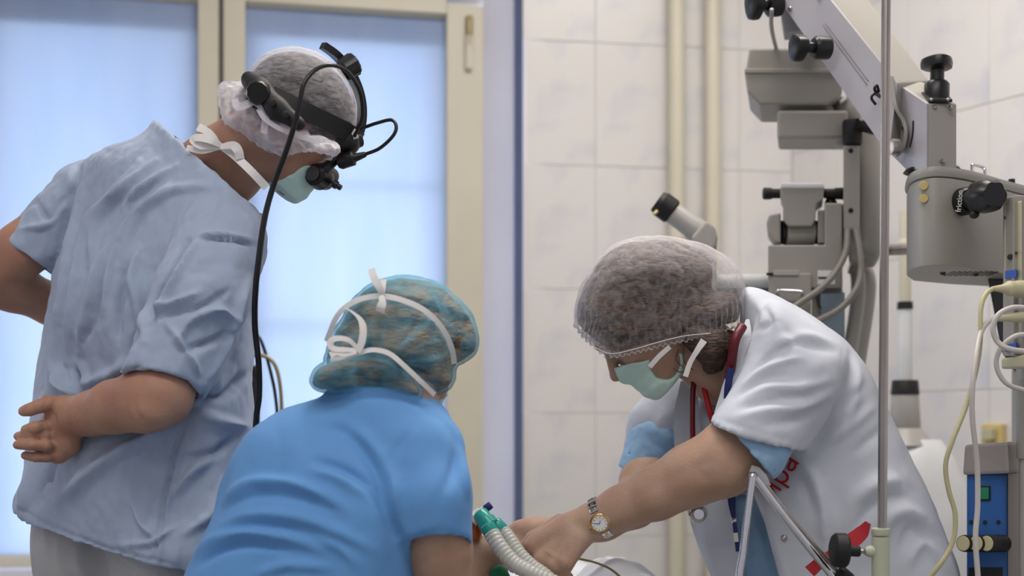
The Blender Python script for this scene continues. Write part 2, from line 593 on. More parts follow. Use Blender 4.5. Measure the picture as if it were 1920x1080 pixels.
class Field:
    def __init__(self, lo, hi, vox):
        self.lo = np.asarray(lo, float)
        self.v = vox
        self.n = np.ceil((np.asarray(hi, float) - self.lo) / vox).astype(int) + 1
        self.ax = [self.lo[k] + np.arange(self.n[k]) * vox for k in range(3)]
        self.F = np.full(self.n, 0.5, np.float32)

    def sub(self, lo, hi):
        a = np.clip(np.floor((np.asarray(lo) - self.lo) / self.v).astype(int), 0, self.n)
        b = np.clip(np.ceil((np.asarray(hi) - self.lo) / self.v).astype(int) + 1, 0, self.n)
        if (b <= a).any(): return None, None
        sl = tuple(slice(a[k], b[k]) for k in range(3))
        g = np.meshgrid(*[self.ax[k][sl[k]] for k in range(3)], indexing='ij')
        return sl, g

    def smin(self, sl, d, k):
        a = self.F[sl]
        if k <= 0:
            self.F[sl] = np.minimum(a, d); return
        h = np.clip(0.5 + 0.5 * (a - d) / k, 0, 1)
        self.F[sl] = (a * (1 - h) + d * h - k * h * (1 - h)).astype(np.float32)

    def smax(self, sl, d, k=0.0):
        a = self.F[sl]
        if k <= 0:
            self.F[sl] = np.maximum(a, d); return
        h = np.clip(0.5 - 0.5 * (a - d) / k, 0, 1)
        self.F[sl] = (a * (1 - h) + d * h + k * h * (1 - h)).astype(np.float32)

    def cone_d(self, g, p0, p1, r0, r1):
        e = p1 - p0
        L = e @ e + 1e-12
        w = [g[k] - p0[k] for k in range(3)]
        t = np.clip((w[0] * e[0] + w[1] * e[1] + w[2] * e[2]) / L, 0, 1)
        return np.sqrt(sum((w[k] - t * e[k]) ** 2 for k in range(3))) - (r0 + (r1 - r0) * t)

    def cone(self, p0, p1, r0, r1=None, k=0.01, cut=False):
        p0, p1 = np.asarray(p0, float), np.asarray(p1, float)
        r1 = r0 if r1 is None else r1
        m = max(r0, r1) + (2 * k + 2 * self.v if not cut else 3 * self.v)
        sl, g = self.sub(np.minimum(p0, p1) - m, np.maximum(p0, p1) + m)
        if sl is None: return
        d = self.cone_d(g, p0, p1, r0, r1)
        if cut: self.smax(sl, -d, k)
        else: self.smin(sl, d, k)

    def limb(self, nodes, k=0.01):
        """nodes: [(point, radius)] joined by tapered segments."""
        for (a, ra), (b, rb) in zip(nodes[:-1], nodes[1:]):
            self.cone(a, b, ra, rb, k)

    def ell(self, c, rad, R=np.eye(3), k=0.01, cut=False):
        c = np.asarray(c, float); rad = np.asarray(rad, float)
        m = rad.max() + 2 * k + 2 * self.v
        sl, g = self.sub(c - m, c + m)
        if sl is None: return
        w = [g[i] - c[i] for i in range(3)]
        q = [sum(R[a][i] * w[i] for i in range(3)) for a in range(3)]
        k0 = np.sqrt(sum((q[a] / rad[a]) ** 2 for a in range(3)))
        k1 = np.sqrt(sum((q[a] / rad[a] ** 2) ** 2 for a in range(3))) + 1e-9
        d = k0 * (k0 - 1) / k1
        if cut: self.smax(sl, -d, k)
        else: self.smin(sl, d, k)

    def twin(self):
        G = Field.__new__(Field)
        G.lo, G.v, G.n, G.ax = self.lo, self.v, self.n, self.ax
        G.F = np.full(self.n, 0.5, np.float32)
        return G

    def merge(self, G, k):
        self.smin((slice(None),) * 3, G.F, k)

    def px(self, g):
        return 960 + g[0] / g[1] * FOC, HY - (g[2] - CZ) / g[1] * FOC

    def inflate(self, poly, D, ctrl, k=0.01):
        """Rounded body with the outline `poly`; rim radius D pixels; ctrl = [(px, py, mid-distance, half-thickness)]."""
        dm = np.mean([c[2] for c in ctrl]); tm = max(c[3] for c in ctrl)
        y0 = min(c[2] for c in ctrl) - tm - 0.05; y1 = max(c[2] for c in ctrl) + tm + 0.05
        lo2, hi2 = poly.P.min(0) - 30, poly.P.max(0) + 30
        cs = np.array([W(x, y, d) for x in (lo2[0], hi2[0]) for y in (lo2[1], hi2[1]) for d in (y0, y1)])
        sl, g = self.sub(cs.min(0), cs.max(0))
        px, py = self.px(g)
        s = poly(px, py)
        C = np.array(ctrl, float)
        if len(C) == 1:
            yc, T = C[0, 2], C[0, 3]
        else:
            wsum = 0; yc = 0; T = 0
            for c in C:
                w = 1.0 / ((px - c[0]) ** 2 + (py - c[1]) ** 2 + 60 ** 2) ** 1.5
                wsum = wsum + w; yc = yc + w * c[2]; T = T + w * c[3]
            yc = yc / wsum; T = T / wsum
        sc = dm / FOC
        Dm = D * sc
        q = np.maximum(s * sc + Dm, 0)
        dy = np.abs(g[1] - yc) * Dm / T
        f = np.sqrt(q * q + dy * dy) - Dm
        f = np.where(f < 0, f * np.minimum(1, T / Dm), f)
        self.smin(sl, f, k)

    def plane(self, p, n, c=None, rad=None, k=0.0, hollow=None):
        """Cut away the side n points to, within rad of c. hollow=(depth, wall): leave an open mouth that deep."""
        p = np.asarray(p, float); n = unit(n)
        if c is None: sl, g = self.sub(self.lo, self.lo + self.n * self.v)
        else: sl, g = self.sub(np.asarray(c) - rad, np.asarray(c) + rad)
        d = sum((g[i] - p[i]) * n[i] for i in range(3))
        if hollow:
            a = self.F[sl].copy()
            near = d > -hollow[0]
            self.F[sl] = np.where(near, np.maximum(a, -(a + hollow[1])), a)
        self.smax(sl, d, k)

    def prism_cut(self, poly, y0, y1, keep_inside=False):
        lo2, hi2 = poly.P.min(0) - 30, poly.P.max(0) + 30
        if keep_inside:
            sl, g = self.sub(self.lo, self.lo + self.n * self.v)
        else:
            cs = np.array([W(x, y, d) for x in (lo2[0], hi2[0]) for y in (lo2[1], hi2[1]) for d in (y0, y1)])
            sl, g = self.sub(cs.min(0), cs.max(0))
        px, py = self.px(g)
        s = poly(px, py) * g[1] / FOC
        if keep_inside:
            self.smax(sl, s)
        else:
            s = np.maximum(s, np.maximum(y0 - g[1], g[1] - y1))
            self.smax(sl, -s)

    def mesh(self, smooth=3):
        F = self.F
        s = F < 0
        nx, ny, nz = F.shape
        cnt = np.zeros((nx - 1, ny - 1, nz - 1), np.int8)
        for i in (0, 1):
            for j in (0, 1):
                for k in (0, 1):
                    cnt += s[i:nx - 1 + i, j:ny - 1 + j, k:nz - 1 + k]
        act = np.argwhere((cnt > 0) & (cnt < 8))
        idx = np.full(cnt.shape, -1, np.int32)
        idx[act[:, 0], act[:, 1], act[:, 2]] = np.arange(len(act))
        acc = np.zeros((len(act), 3)); num = np.zeros(len(act))
        cor = [(i, j, k) for i in (0, 1) for j in (0, 1) for k in (0, 1)]
        for a in range(8):
            for b in range(a + 1, 8):
                da = np.array(cor[b]) - np.array(cor[a])
                if np.abs(da).sum() != 1: continue
                ia = act + np.array(cor[a]); ib = act + np.array(cor[b])
                fa = F[ia[:, 0], ia[:, 1], ia[:, 2]].astype(float); fb = F[ib[:, 0], ib[:, 1], ib[:, 2]].astype(float)
                m = (fa < 0) != (fb < 0)
                t = np.where(m, fa / np.where(m, fa - fb, 1), 0)
                acc += np.where(m[:, None], np.array(cor[a]) + t[:, None] * da, 0)
                num += m
        V = self.lo + (act + acc / num[:, None]) * self.v
        Q = []
        for ax in range(3):
            o1, o2 = [(1, 2), (2, 0), (0, 1)][ax]
            sa = [slice(0, -1) if k == ax else slice(1, -1) for k in range(3)]
            sb = [slice(1, None) if k == ax else slice(1, -1) for k in range(3)]
            A, B = s[tuple(sa)], s[tuple(sb)]
            e = np.argwhere(A != B)
            if len(e) == 0: continue
            flip = A[e[:, 0], e[:, 1], e[:, 2]]
            base = e.copy()
            for k in range(3):
                if k != ax: base[:, k] += 1
            def cell(d1, d2):
                c = base.copy(); c[:, o1] -= d1; c[:, o2] -= d2
                return idx[c[:, 0], c[:, 1], c[:, 2]]
            q = np.stack([cell(1, 1), cell(0, 1), cell(0, 0), cell(1, 0)], 1)
            q[~flip] = q[~flip][:, ::-1]
            Q.append(q)
        Q = np.concatenate(Q)
        Q = Q[(Q >= 0).all(1)]
        for _ in range(smooth):
            V = laplace(V, Q, 0.5)
        return V, Q


def laplace(V, Q, f):
    a = np.concatenate([Q[:, 0], Q[:, 1], Q[:, 2], Q[:, 3]])
    b = np.concatenate([Q[:, 1], Q[:, 2], Q[:, 3], Q[:, 0]])
    n = len(V)
    c = np.bincount(a, minlength=n) + np.bincount(b, minlength=n)
    out = np.empty_like(V)
    for k in range(3):
        s = np.bincount(a, V[b, k], n) + np.bincount(b, V[a, k], n)
        out[:, k] = np.where(c > 0, V[:, k] * (1 - f) + f * s / np.maximum(c, 1), V[:, k])
    return out


def normals(V, Q):
    fn = np.cross(V[Q[:, 2]] - V[Q[:, 0]], V[Q[:, 3]] - V[Q[:, 1]])
    N = np.zeros_like(V)
    for c in range(4):
        for k in range(3):
            N[:, k] += np.bincount(Q[:, c], fn[:, k], len(V))
    return N / (np.linalg.norm(N, axis=1)[:, None] + 1e-12)


def perlin(P, seed=0):
    P = np.asarray(P, float)
    i = np.floor(P).astype(np.int64)
    f = P - i
    u = f * f * f * (f * (f * 6 - 15) + 10)
    out = 0
    for dx in (0, 1):
        for dy in (0, 1):
            for dz in (0, 1):
                h = (i[:, 0] + dx) * 73856093 ^ (i[:, 1] + dy) * 19349663 ^ (i[:, 2] + dz) * 83492791 ^ (seed * 2654435761)
                h = (h ^ (h >> 13)) * 1274126177
                h = h ^ (h >> 16)
                g1 = ((h & 1023) / 511.5 - 1); g2 = (((h >> 10) & 1023) / 511.5 - 1); g3 = (((h >> 20) & 1023) / 511.5 - 1)
                dot = g1 * (f[:, 0] - dx) + g2 * (f[:, 1] - dy) + g3 * (f[:, 2] - dz)
                w = (u[:, 0] if dx else 1 - u[:, 0]) * (u[:, 1] if dy else 1 - u[:, 1]) * (u[:, 2] if dz else 1 - u[:, 2])
                out = out + w * dot
    return out


def crumple(V, Q, amp, scale, stretch=(1, 1, 1), seed=1, octaves=3):
    """Cloth wrinkles: sharp valleys between soft swells, stretched along the pull of the cloth."""
    N = normals(V, Q)
    d = 0
    a = 1.0
    for o in range(octaves):
        n = perlin(V * np.array(stretch) * scale * (1.9 ** o) + 13.7 * o, seed + o)
        d = d + a * (np.minimum(np.abs(n) * 2.2, 0.7) - 0.3)
        a *= 0.5
    return V + N * (d * amp)[:, None]


def folds(V, Q, lines, facing=True):
    """Folds traced as paths on the garment: (path of pixels on its near side, width in pixels, height in metres; negative = crease)."""
    N = normals(V, Q)
    px = 960 + V[:, 0] / V[:, 1] * FOC
    py = HY - (V[:, 2] - CZ) / V[:, 1] * FOC
    view = V - np.array([0, 0, CZ]); view /= np.linalg.norm(view, axis=1)[:, None]
    fw = np.clip(-(N * view).sum(1) * 2.0, 0, 1) if facing else np.ones(len(V))
    D = np.zeros(len(V))
    for pts, w, amp in lines:
        C = catmull(pts, 5)
        best = np.full(len(V), 1e9); tt = np.zeros(len(V))
        m = (px > C[:, 0].min() - 3 * w) & (px < C[:, 0].max() + 3 * w) & (py > C[:, 1].min() - 3 * w) & (py < C[:, 1].max() + 3 * w)
        ii = np.nonzero(m)[0]
        if len(ii) == 0: continue
        b = np.full(len(ii), 1e9); t_ = np.zeros(len(ii))
        for k in range(len(C) - 1):
            e = C[k + 1] - C[k]; L = e @ e + 1e-9
            wx, wy = px[ii] - C[k, 0], py[ii] - C[k, 1]
            t = np.clip((wx * e[0] + wy * e[1]) / L, 0, 1)
            d = np.hypot(wx - t * e[0], wy - t * e[1])
            u = d < b
            b[u] = d[u]; t_[u] = (k + t[u]) / (len(C) - 1)
        D[ii] += amp * np.exp(-(b / w) ** 2) * np.sqrt(np.clip(np.sin(np.pi * np.clip(t_, 0.02, 0.98)), 0, 1))
    return V + N * (D * fw)[:, None]


def soft(name, V, Q, m, parent=None):
    return put(name, quad_mesh(name, V, Q), m, parent)


def surf(V, px, py, r=7.0, default=2.2):
    """Distance of the near side of a garment under pixel (px, py)."""
    x = 960 + V[:, 0] / V[:, 1] * FOC
    y = HY - (V[:, 2] - CZ) / V[:, 1] * FOC
    m = np.hypot(x - px, y - py) < r
    return float(V[m, 1].min()) if m.any() else default


def on(V, pts, lift=0.002, r=7.0):
    """Path points laid on the near side of a surface."""
    return [(x, y, surf(V, x, y, r) - lift) for x, y in pts]


def join_vq(parts):
    V, Q, o = [], [], 0
    for v, q in parts:
        V.append(v); Q.append(q + o); o += len(v)
    return np.concatenate(V), np.concatenate(Q)


# ------------------------------------------------------------------ helpers: heads and hands
class Head:
    def __init__(self, c, f, up, s=1.0):
        self.c = np.asarray(c, float)
        self.f = unit(f)
        self.u = unit(np.asarray(up, float) - self.f * np.dot(up, self.f))
        self.l = np.cross(self.u, self.f)
        self.R = np.stack([self.f, self.l, self.u])
        self.s = s

    def p(self, x, y, z):
        return self.c + (self.f * x + self.l * y + self.u * z) * self.s

    def skull(self, F, grow=0.0, k=0.02):
        s = self.s
        e = lambda c, r, kk=k: F.ell(self.p(*c), (np.array(r) + grow) * s, self.R, kk * s)
        e((-0.005, 0, 0.005), (0.096, 0.077, 0.088))
        e((0.040, 0, -0.060), (0.050, 0.056, 0.074))
        for y in (-1, 1):
            F.cone(self.p(0.0, y * 0.050, -0.070), self.p(0.066, y * 0.014, -0.118), (0.016 + grow) * s, (0.017 + grow) * s, k * s)
            e((0.060, y * 0.036, -0.048), (0.026, 0.024, 0.022), 0.016)
        e((0.076, 0, -0.118), (0.017, 0.020, 0.015), 0.014)

    def face(self, F):
        s = self.s
        self.skull(F)
        F.cone(self.p(0.086, 0, -0.014), self.p(0.110, 0, -0.052), 0.008 * s, 0.010 * s, 0.008)
        F.ell(self.p(0.112, 0, -0.055), np.array((0.010, 0.011, 0.009)) * s, self.R, 0.006)
        for y in (-1, 1):
            F.ell(self.p(0.102, y * 0.011, -0.059), np.array((0.008, 0.006, 0.006)) * s, self.R, 0.004)
            F.cone(self.p(0.089, y * 0.014, -0.002), self.p(0.076, y * 0.050, -0.002), 0.009 * s, 0.006 * s, 0.010)
            F.ell(self.p(0.098, y * 0.031, -0.024), np.array((0.017, 0.016, 0.012)) * s, self.R, 0.008, cut=True)
            F.ell(self.p(0.074, y * 0.031, -0.024), np.array((0.0135, 0.0140, 0.0130)) * s, self.R, 0.003)
            F.ell(self.p(-0.012, y * 0.078, -0.030), np.array((0.017, 0.006, 0.031)) * s, self.R, 0.006)
            F.ell(self.p(-0.010, y * 0.086, -0.026), np.array((0.010, 0.005, 0.018)) * s, self.R, 0.003, cut=True)
        for z, r in ((-0.080, 0.0055), (-0.090, 0.0065)):
            F.cone(self.p(0.086, -0.019, z), self.p(0.093, 0, z), 0.003 * s, r * s, 0.004)
            F.cone(self.p(0.093, 0, z), self.p(0.086, 0.019, z), r * s, 0.003 * s, 0.004)

    def eyes(self, parent):
        for y in (-1, 1):
            c = self.p(0.0775, y * 0.031, -0.026)
            V, Fc = lathe_data(c - self.l * 0.0095, c + self.l * 0.0095, [(0.03, 0.003), (0.2, 0.0078), (0.5, 0.0098), (0.8, 0.0078), (0.97, 0.003)], 14)
            put('eye', mesh_from('eye', V, Fc), M['eye'], parent)

    def mask(self, top=-0.042, slope=-0.75, side=0.012, vox=0.003, grow=0.004, bite=None):
        """Pleated face mask tented over nose and chin."""
        r = 0.20 * self.s
        F = Field(self.c - r, self.c + r, vox)
        self.skull(F, grow, 0.025)
        F.ell(self.p(0.094, 0, -0.062), np.array((0.022, 0.020, 0.020)) * self.s, self.R, 0.030)
        F.ell(self.p(0.082, 0, -0.108), np.array((0.018, 0.028, 0.022)) * self.s, self.R, 0.030)
        F.plane(self.p(0.10, 0, top), self.u + self.f * slope)
        F.plane(self.p(side, 0, -0.08), -self.f + self.u * 0.2)
        F.plane(self.p(0.07, 0, -0.137), -self.u)
        if bite:
            F.ell(bite[0], bite[1], k=0.003, cut=True)
        V, Q = F.mesh(3)
        z = (V - self.c) @ self.u / self.s
        N = normals(V, Q)
        return V + N * (0.0006 * np.sin(z * 2 * math.pi / 0.020))[:, None], Q


def fingers(F, joints, radii, k=0.004):
    """joints: 4 points base to tip of one finger; radii the same."""
    for i in range(len(joints) - 1):
        F.cone(joints[i], joints[i + 1], radii[i], radii[i + 1], k)


def bounds(pts, m):
    P = np.array(pts)
    return P.min(0) - m, P.max(0) + m


# ------------------------------------------------------------------ the room
ROOM_TOP = 3.2
tw_p = np.array([0.0315, 4.20, 0.0]); tw_d = unit([1, 0.155, 0])              # tiled wall: start and direction
corner = np.array([0.95, 4.20 + 0.155 * (0.95 - 0.0315), 0.0])
rw_d = unit([0.516, -0.857, 0])                                              # right wall runs from the corner towards the camera
REV_D = 4.34
rev_in = np.array([(905 - 960) * REV_D / FOC, REV_D, 0.0])                                      # window reveal meets the frame here
ww_d = unit([1, 0.2, 0])                                                      # window wall direction


def wall_slab(name, p, q, z0, z1, out, thick, m, kind='structure'):
    a, b, t = np.asarray(p, float), np.asarray(q, float), np.asarray(out, float) * thick
    a0, b0 = np.array([a[0], a[1], z0]), np.array([b[0], b[1], z0])
    a1, b1 = np.array([a[0], a[1], z1]), np.array([b[0], b[1], z1])
    o = put(name, hexa([a0, b0, b1, a1], [a0 + t, b0 + t, b1 + t, a1 + t], name, 0), m)
    return tag(o, kind=kind)


def nrm(d):
    """Horizontal direction pointing out of the room for a wall running along d (left to right as seen)."""
    return np.array([-d[1], d[0], 0.0])


TILE_T = 0.008
tile_wall = wall_slab('wall_back', tw_p + nrm(tw_d) * 0.0035, corner + nrm(tw_d) * 0.0035 + tw_d * 0.03, 0, ROOM_TOP, nrm(tw_d), 0.12, M['grout'])
rw_end = corner + rw_d * 2.6
wall_right = wall_slab('wall_right', corner + nrm(rw_d) * 0.0035, rw_end + nrm(rw_d) * 0.0035, 0, ROOM_TOP, nrm(rw_d), 0.12, M['grout'])


def tile_grid(parent, p, d, length, w, h, z_off, u_off=0.0):
    """Single tiles, each its own object, sharing one bevelled mesh per size."""
    cache = {}
    n_out = nrm(d)
    z = z_off - math.ceil(z_off / h) * h
    while z < ROOM_TOP:
        za, zb = max(z, 0.0), min(z + h, ROOM_TOP)
        u = u_off
        while u < length:
            ua, ub = max(u, 0), min(u + w, length)
            if zb - za > 0.02 and ub - ua > 0.02:
                key = (round(ub - ua, 4), round(zb - za, 4))
                if key not in cache:
                    g = 0.0008
                    pts = [(g, 0, g), (key[0] - g, 0, g), (key[0] - g, 0, key[1] - g), (g, 0, key[1] - g)]
                    cache[key] = prism(pts, (0, TILE_T, 0), 'tile', 0.0012, 1)
                    cache[key].materials.append(M['tile'])
                o = bpy.data.objects.new('tile', cache[key])
                loc = p + d * ua + n_out * random.uniform(0, 0.0008)
                o.matrix_world = Matrix(((d[0], n_out[0], 0, loc[0]), (d[1], n_out[1], 0, loc[1]), (0, 0, 1, za), (0, 0, 0, 1)))
                COL.objects.link(o)
                o.parent = parent
            u += w
        z += h


L_tw = float(np.linalg.norm((corner - tw_p)[:2]))
tile_grid(tile_wall, tw_p, tw_d, L_tw, 0.248, 0.409, 1.045)
tile_grid(wall_right, corner, rw_d, 2.6, 0.30, 0.409, 1.106, -0.1)

# reveal of the window niche and its slate blue corner edging
tag(wall_slab('wall_reveal', rev_in, tw_p, 0, ROOM_TOP, unit([0.98, 0.2, 0]), 0.10, M['plaster']), kind='structure')
e0 = W(964, 800, 4.215)
edge = wall_slab('trim_1', [e0[0], e0[1] - 0.012, 0], [tw_p[0] + 0.004, tw_p[1] - 0.014, 0], 0, ROOM_TOP, np.array([0, 1, 0]), 0.012, M['blueedge'])


# window wall: a low parapet, a sill, a lintel, and two windows side by side with a post between
def ww(px, dd=0.0):
    """Plan point of the window wall under pixel column px, moved dd deeper."""
    k = (px - 960) / FOC
    p0 = rev_in + nrm(ww_d) * dd
    y = (p0[1] - 0.2 * p0[0]) / (1 - 0.2 * k)
    return np.array([k * y, y, 0.0])


def zs(z):
    return CZ + (z - CZ) * REV_D / 4.70


WIN_Z0, WIN_Z1 = zs(0.52), zs(2.545)
left_end = rev_in - ww_d * 2.6
wall_slab('wall_left_parapet', left_end, rev_in + ww_d * 0.10, 0, WIN_Z0 - 0.03, nrm(ww_d), 0.25, M['plaster'])
wall_slab('wall_left_lintel', left_end, rev_in + ww_d * 0.10, WIN_Z1 + 0.02, ROOM_TOP, nrm(ww_d), 0.25, M['plaster'])
wall_slab('shade_overhang', left_end + nrm(ww_d) * 0.24, rev_in + nrm(ww_d) * 0.24, WIN_Z1 + 0.06, WIN_Z1 + 0.14, nrm(ww_d), 1.0, M['plaster'])  # unseen overhang outside, added to shade the upper part of the blinds
sill = wall_slab('trim_2', left_end - nrm(ww_d) * 0.10, rev_in - nrm(ww_d) * 0.10 + ww_d * 0.0, WIN_Z0 - 0.03, WIN_Z0, nrm(ww_d), 0.16, M['plaster'])


def vbar(parent, name, xa, xb, z0, z1, dd, thick, m, bev=0.004):
    a, b = ww(xa, dd), ww(xb, dd)
    t = nrm(ww_d) * thick
    f = [np.array([a[0], a[1], z0]), np.array([b[0], b[1], z0]), np.array([b[0], b[1], z1]), np.array([a[0], a[1], z1])]
    return put(name, hexa(f, [q + t for q in f], name, bev), m, parent)


def make_window(name, xl, xr, jl, jr, with_hinge):
    """xl, xr: clear opening columns; jl, jr: outer columns of the frame."""
    c = ww((xl + xr) / 2)
    w = empty(name, (c[0], c[1], WIN_Z0))
    tag(w, kind='structure')
    vbar(w, 'frame_stile', jl, xl, WIN_Z0, WIN_Z1, 0.0, 0.07, M['cream'])
    vbar(w, 'frame_stile', xr, jr, WIN_Z0, WIN_Z1, 0.0, 0.07, M['cream'])
    vbar(w, 'frame_rail', xl, xr, WIN_Z1 - 0.035, WIN_Z1 + 0.02, 0.0, 0.07, M['cream'])
    vbar(w, 'frame_rail', xl, xr, WIN_Z0, WIN_Z0 + 0.03, 0.0, 0.07, M['cream'])
    # the sash stands behind the blind and shows through it as darker bands
    s = 26
    vbar(w, 'sash_stile', xl - 4, xl + s, WIN_Z0 + 0.02, WIN_Z1 - 0.02, 0.075, 0.05, M['sash'])
    vbar(w, 'sash_stile', xr - s * 0.8, xr + 4, WIN_Z0 + 0.02, WIN_Z1 - 0.02, 0.075, 0.05, M['sash'])
    vbar(w, 'sash_rail', xl, xr, WIN_Z1 - 0.135, WIN_Z1 - 0.015, 0.050, 0.05, M['sash'])
    vbar(w, 'sash_rail', xl, xr, WIN_Z0 + 0.01, WIN_Z0 + 0.05, 0.075, 0.05, M['sash'])
    if with_hinge:
        for za, zb in ((zs(1.376), zs(1.392)), (zs(1.888), zs(1.902))):
            vbar(w, 'glazing_bar', xl + s, xr - s * 0.8, za, zb, 0.095, 0.012, M['sash'], 0.002)
        a = ww(xr + 42, -0.012)
        put('hinge', cyl((a[0], a[1], zs(2.39)), (a[0], a[1], zs(2.50)), 0.012, 12, 'hinge'), M['brass'], w)
        a = ww(xr + 55, -0.008)
        put('hinge_plate', box_px(xr + 36, 66, xr + 48, 128, a[1] - 0.02, 0.01, 'hinge_plate', 0.002), M['cream'], w)
    else:
        vbar(w, 'glazing_bar', xl + (xr - xl) * 0.703, xl + (xr - xl) * 0.722, WIN_Z0 + 0.05, WIN_Z1 - 0.12, 0.095, 0.02, M['sash'], 0.002)
    vbar(w, 'pane', xl, xr, WIN_Z0 + 0.02, WIN_Z1 - 0.02, 0.10, 0.004, M['pane'], 0)
    return w


win_l = make_window('window_1', -40, 371, -80, 413, False)
win_r = make_window('window_2', 460, 838, 417, 912, True)
vbar(win_r, 'cover_strip', 411, 419, WIN_Z0, WIN_Z1, -0.004, 0.05, M['metaldark'], 0.001)
win_f = make_window('window_3', -480, -110, -520, -78, False)


def make_blind(xl, xr, label, seed, z_low=WIN_Z0 + 0.03):
    nx, nz = 70, 90
    V, F = [], []
    for j in range(nz + 1):
        for i in range(nx + 1):
            a = ww(xl + (xr - xl) * i / nx, 0.035)
            z = z_low + (WIN_Z1 - 0.03 - z_low) * j / nz
            V.append((a[0], a[1], z))
    V = np.array(V)
    V = V + nrm(ww_d)[None, :] * (0.009 * perlin(V * np.array([5, 5, 0.7]) + seed, seed))[:, None]
    for j in range(nz):
        for i in range(nx):
            F.append((j * (nx + 1) + i, j * (nx + 1) + i + 1, (j + 1) * (nx + 1) + i + 1, (j + 1) * (nx + 1) + i))
    c = ww((xl + xr) / 2, 0.035)
    root = empty('window_blind', (c[0], c[1], z_low))
    tag(root, label, 'blind')
    me = quad_mesh('blind_cloth', V, np.array(F))
    put('blind_cloth', me, M['blind'], root)
    a, b = ww(xl, 0.03), ww(xr, 0.03)
    put('top_roller', cyl((a[0], a[1], WIN_Z1 - 0.03), (b[0], b[1], WIN_Z1 - 0.03), 0.014, 14, 'top_roller'), M['cream'], root)
    put('hem_bar', cyl((a[0], a[1], z_low), (b[0], b[1], z_low), 0.006, 10, 'hem_bar'), M['cream'], root)
    return root


make_blind(-38, 370, 'pale blue backlit blind in the left window, behind the standing man in grey-blue', 3)
make_blind(461, 837, 'blue backlit blind in the window between the cream post and the tiled wall', 11)

# heating pipes standing in front of the tiled wall
for x, lab in ((1268, 'cream painted vertical wall pipe, the one nearer the window'), (1336, 'cream painted vertical wall pipe, the one nearer the microscope')):
    k = (x - 960) / FOC
    y = (tw_p[1] - 0.155 * tw_p[0]) / (1 - 0.155 * k) - 0.045
    root = empty('wall_pipe', (k * y, y, 0))
    tag(root, lab, 'pipe', 'heating pipes on the tiled wall')
    put('pipe', cyl((k * y, y, 0), (k * y, y, ROOM_TOP), 0.027, 20, 'pipe', b=0.0), M['cream'], root)
    for z in (0.6, 1.62, 2.55):
        put('bracket', cyl((k * y, y - 0.0, z), (k * y + 0.006, y + 0.05, z), 0.008, 10, 'bracket'), M['cream'], root)

gp = prism([(-120, 3, -3.0), (120, 3, -3.0), (120, 240, -3.0), (-120, 240, -3.0)], (0, 0, -0.1), 'outside_ground', 0)
tag(put('outside_ground', gp, M['paving']), kind='structure')
# the rest of the shell, out of the frame
fl = prism([(-4, -3, 0), (4.5, -3, 0), (4.5, 7, 0), (-4, 7, 0)], (0, 0, -0.1), 'floor', 0)
tag(put('floor', fl, M['floor']), kind='structure')
ce = prism([(-4, -3, ROOM_TOP), (4.5, -3, ROOM_TOP), (4.5, 5.4, ROOM_TOP), (-4, 5.4, ROOM_TOP)], (0, 0, 0.1), 'ceiling', 0)
tag(put('ceiling', ce, M['ceiling']), kind='structure')
wall_slab('wall_side', rw_end, [rw_end[0], -2.6, 0], 0, ROOM_TOP, np.array([1, 0, 0]), 0.1, M['plaster'])
wall_slab('wall_front', [rw_end[0] + 0.1, -2.6, 0], [left_end[0] - 0.1, -2.6, 0], 0, ROOM_TOP, np.array([0, -1, 0]), 0.1, M['plaster'])
wall_slab('wall_left', [left_end[0], -2.6, 0], left_end, 0, ROOM_TOP, np.array([-1, 0, 0]), 0.1, M['plaster'])


# ------------------------------------------------------------------ person 1: standing man, seen from behind
man = empty('person', (-0.66, 2.30, 0))
tag(man, 'standing person in a grey-blue tunic, hairnet and head-worn loupe, hands behind his back', 'person', 'surgical team')


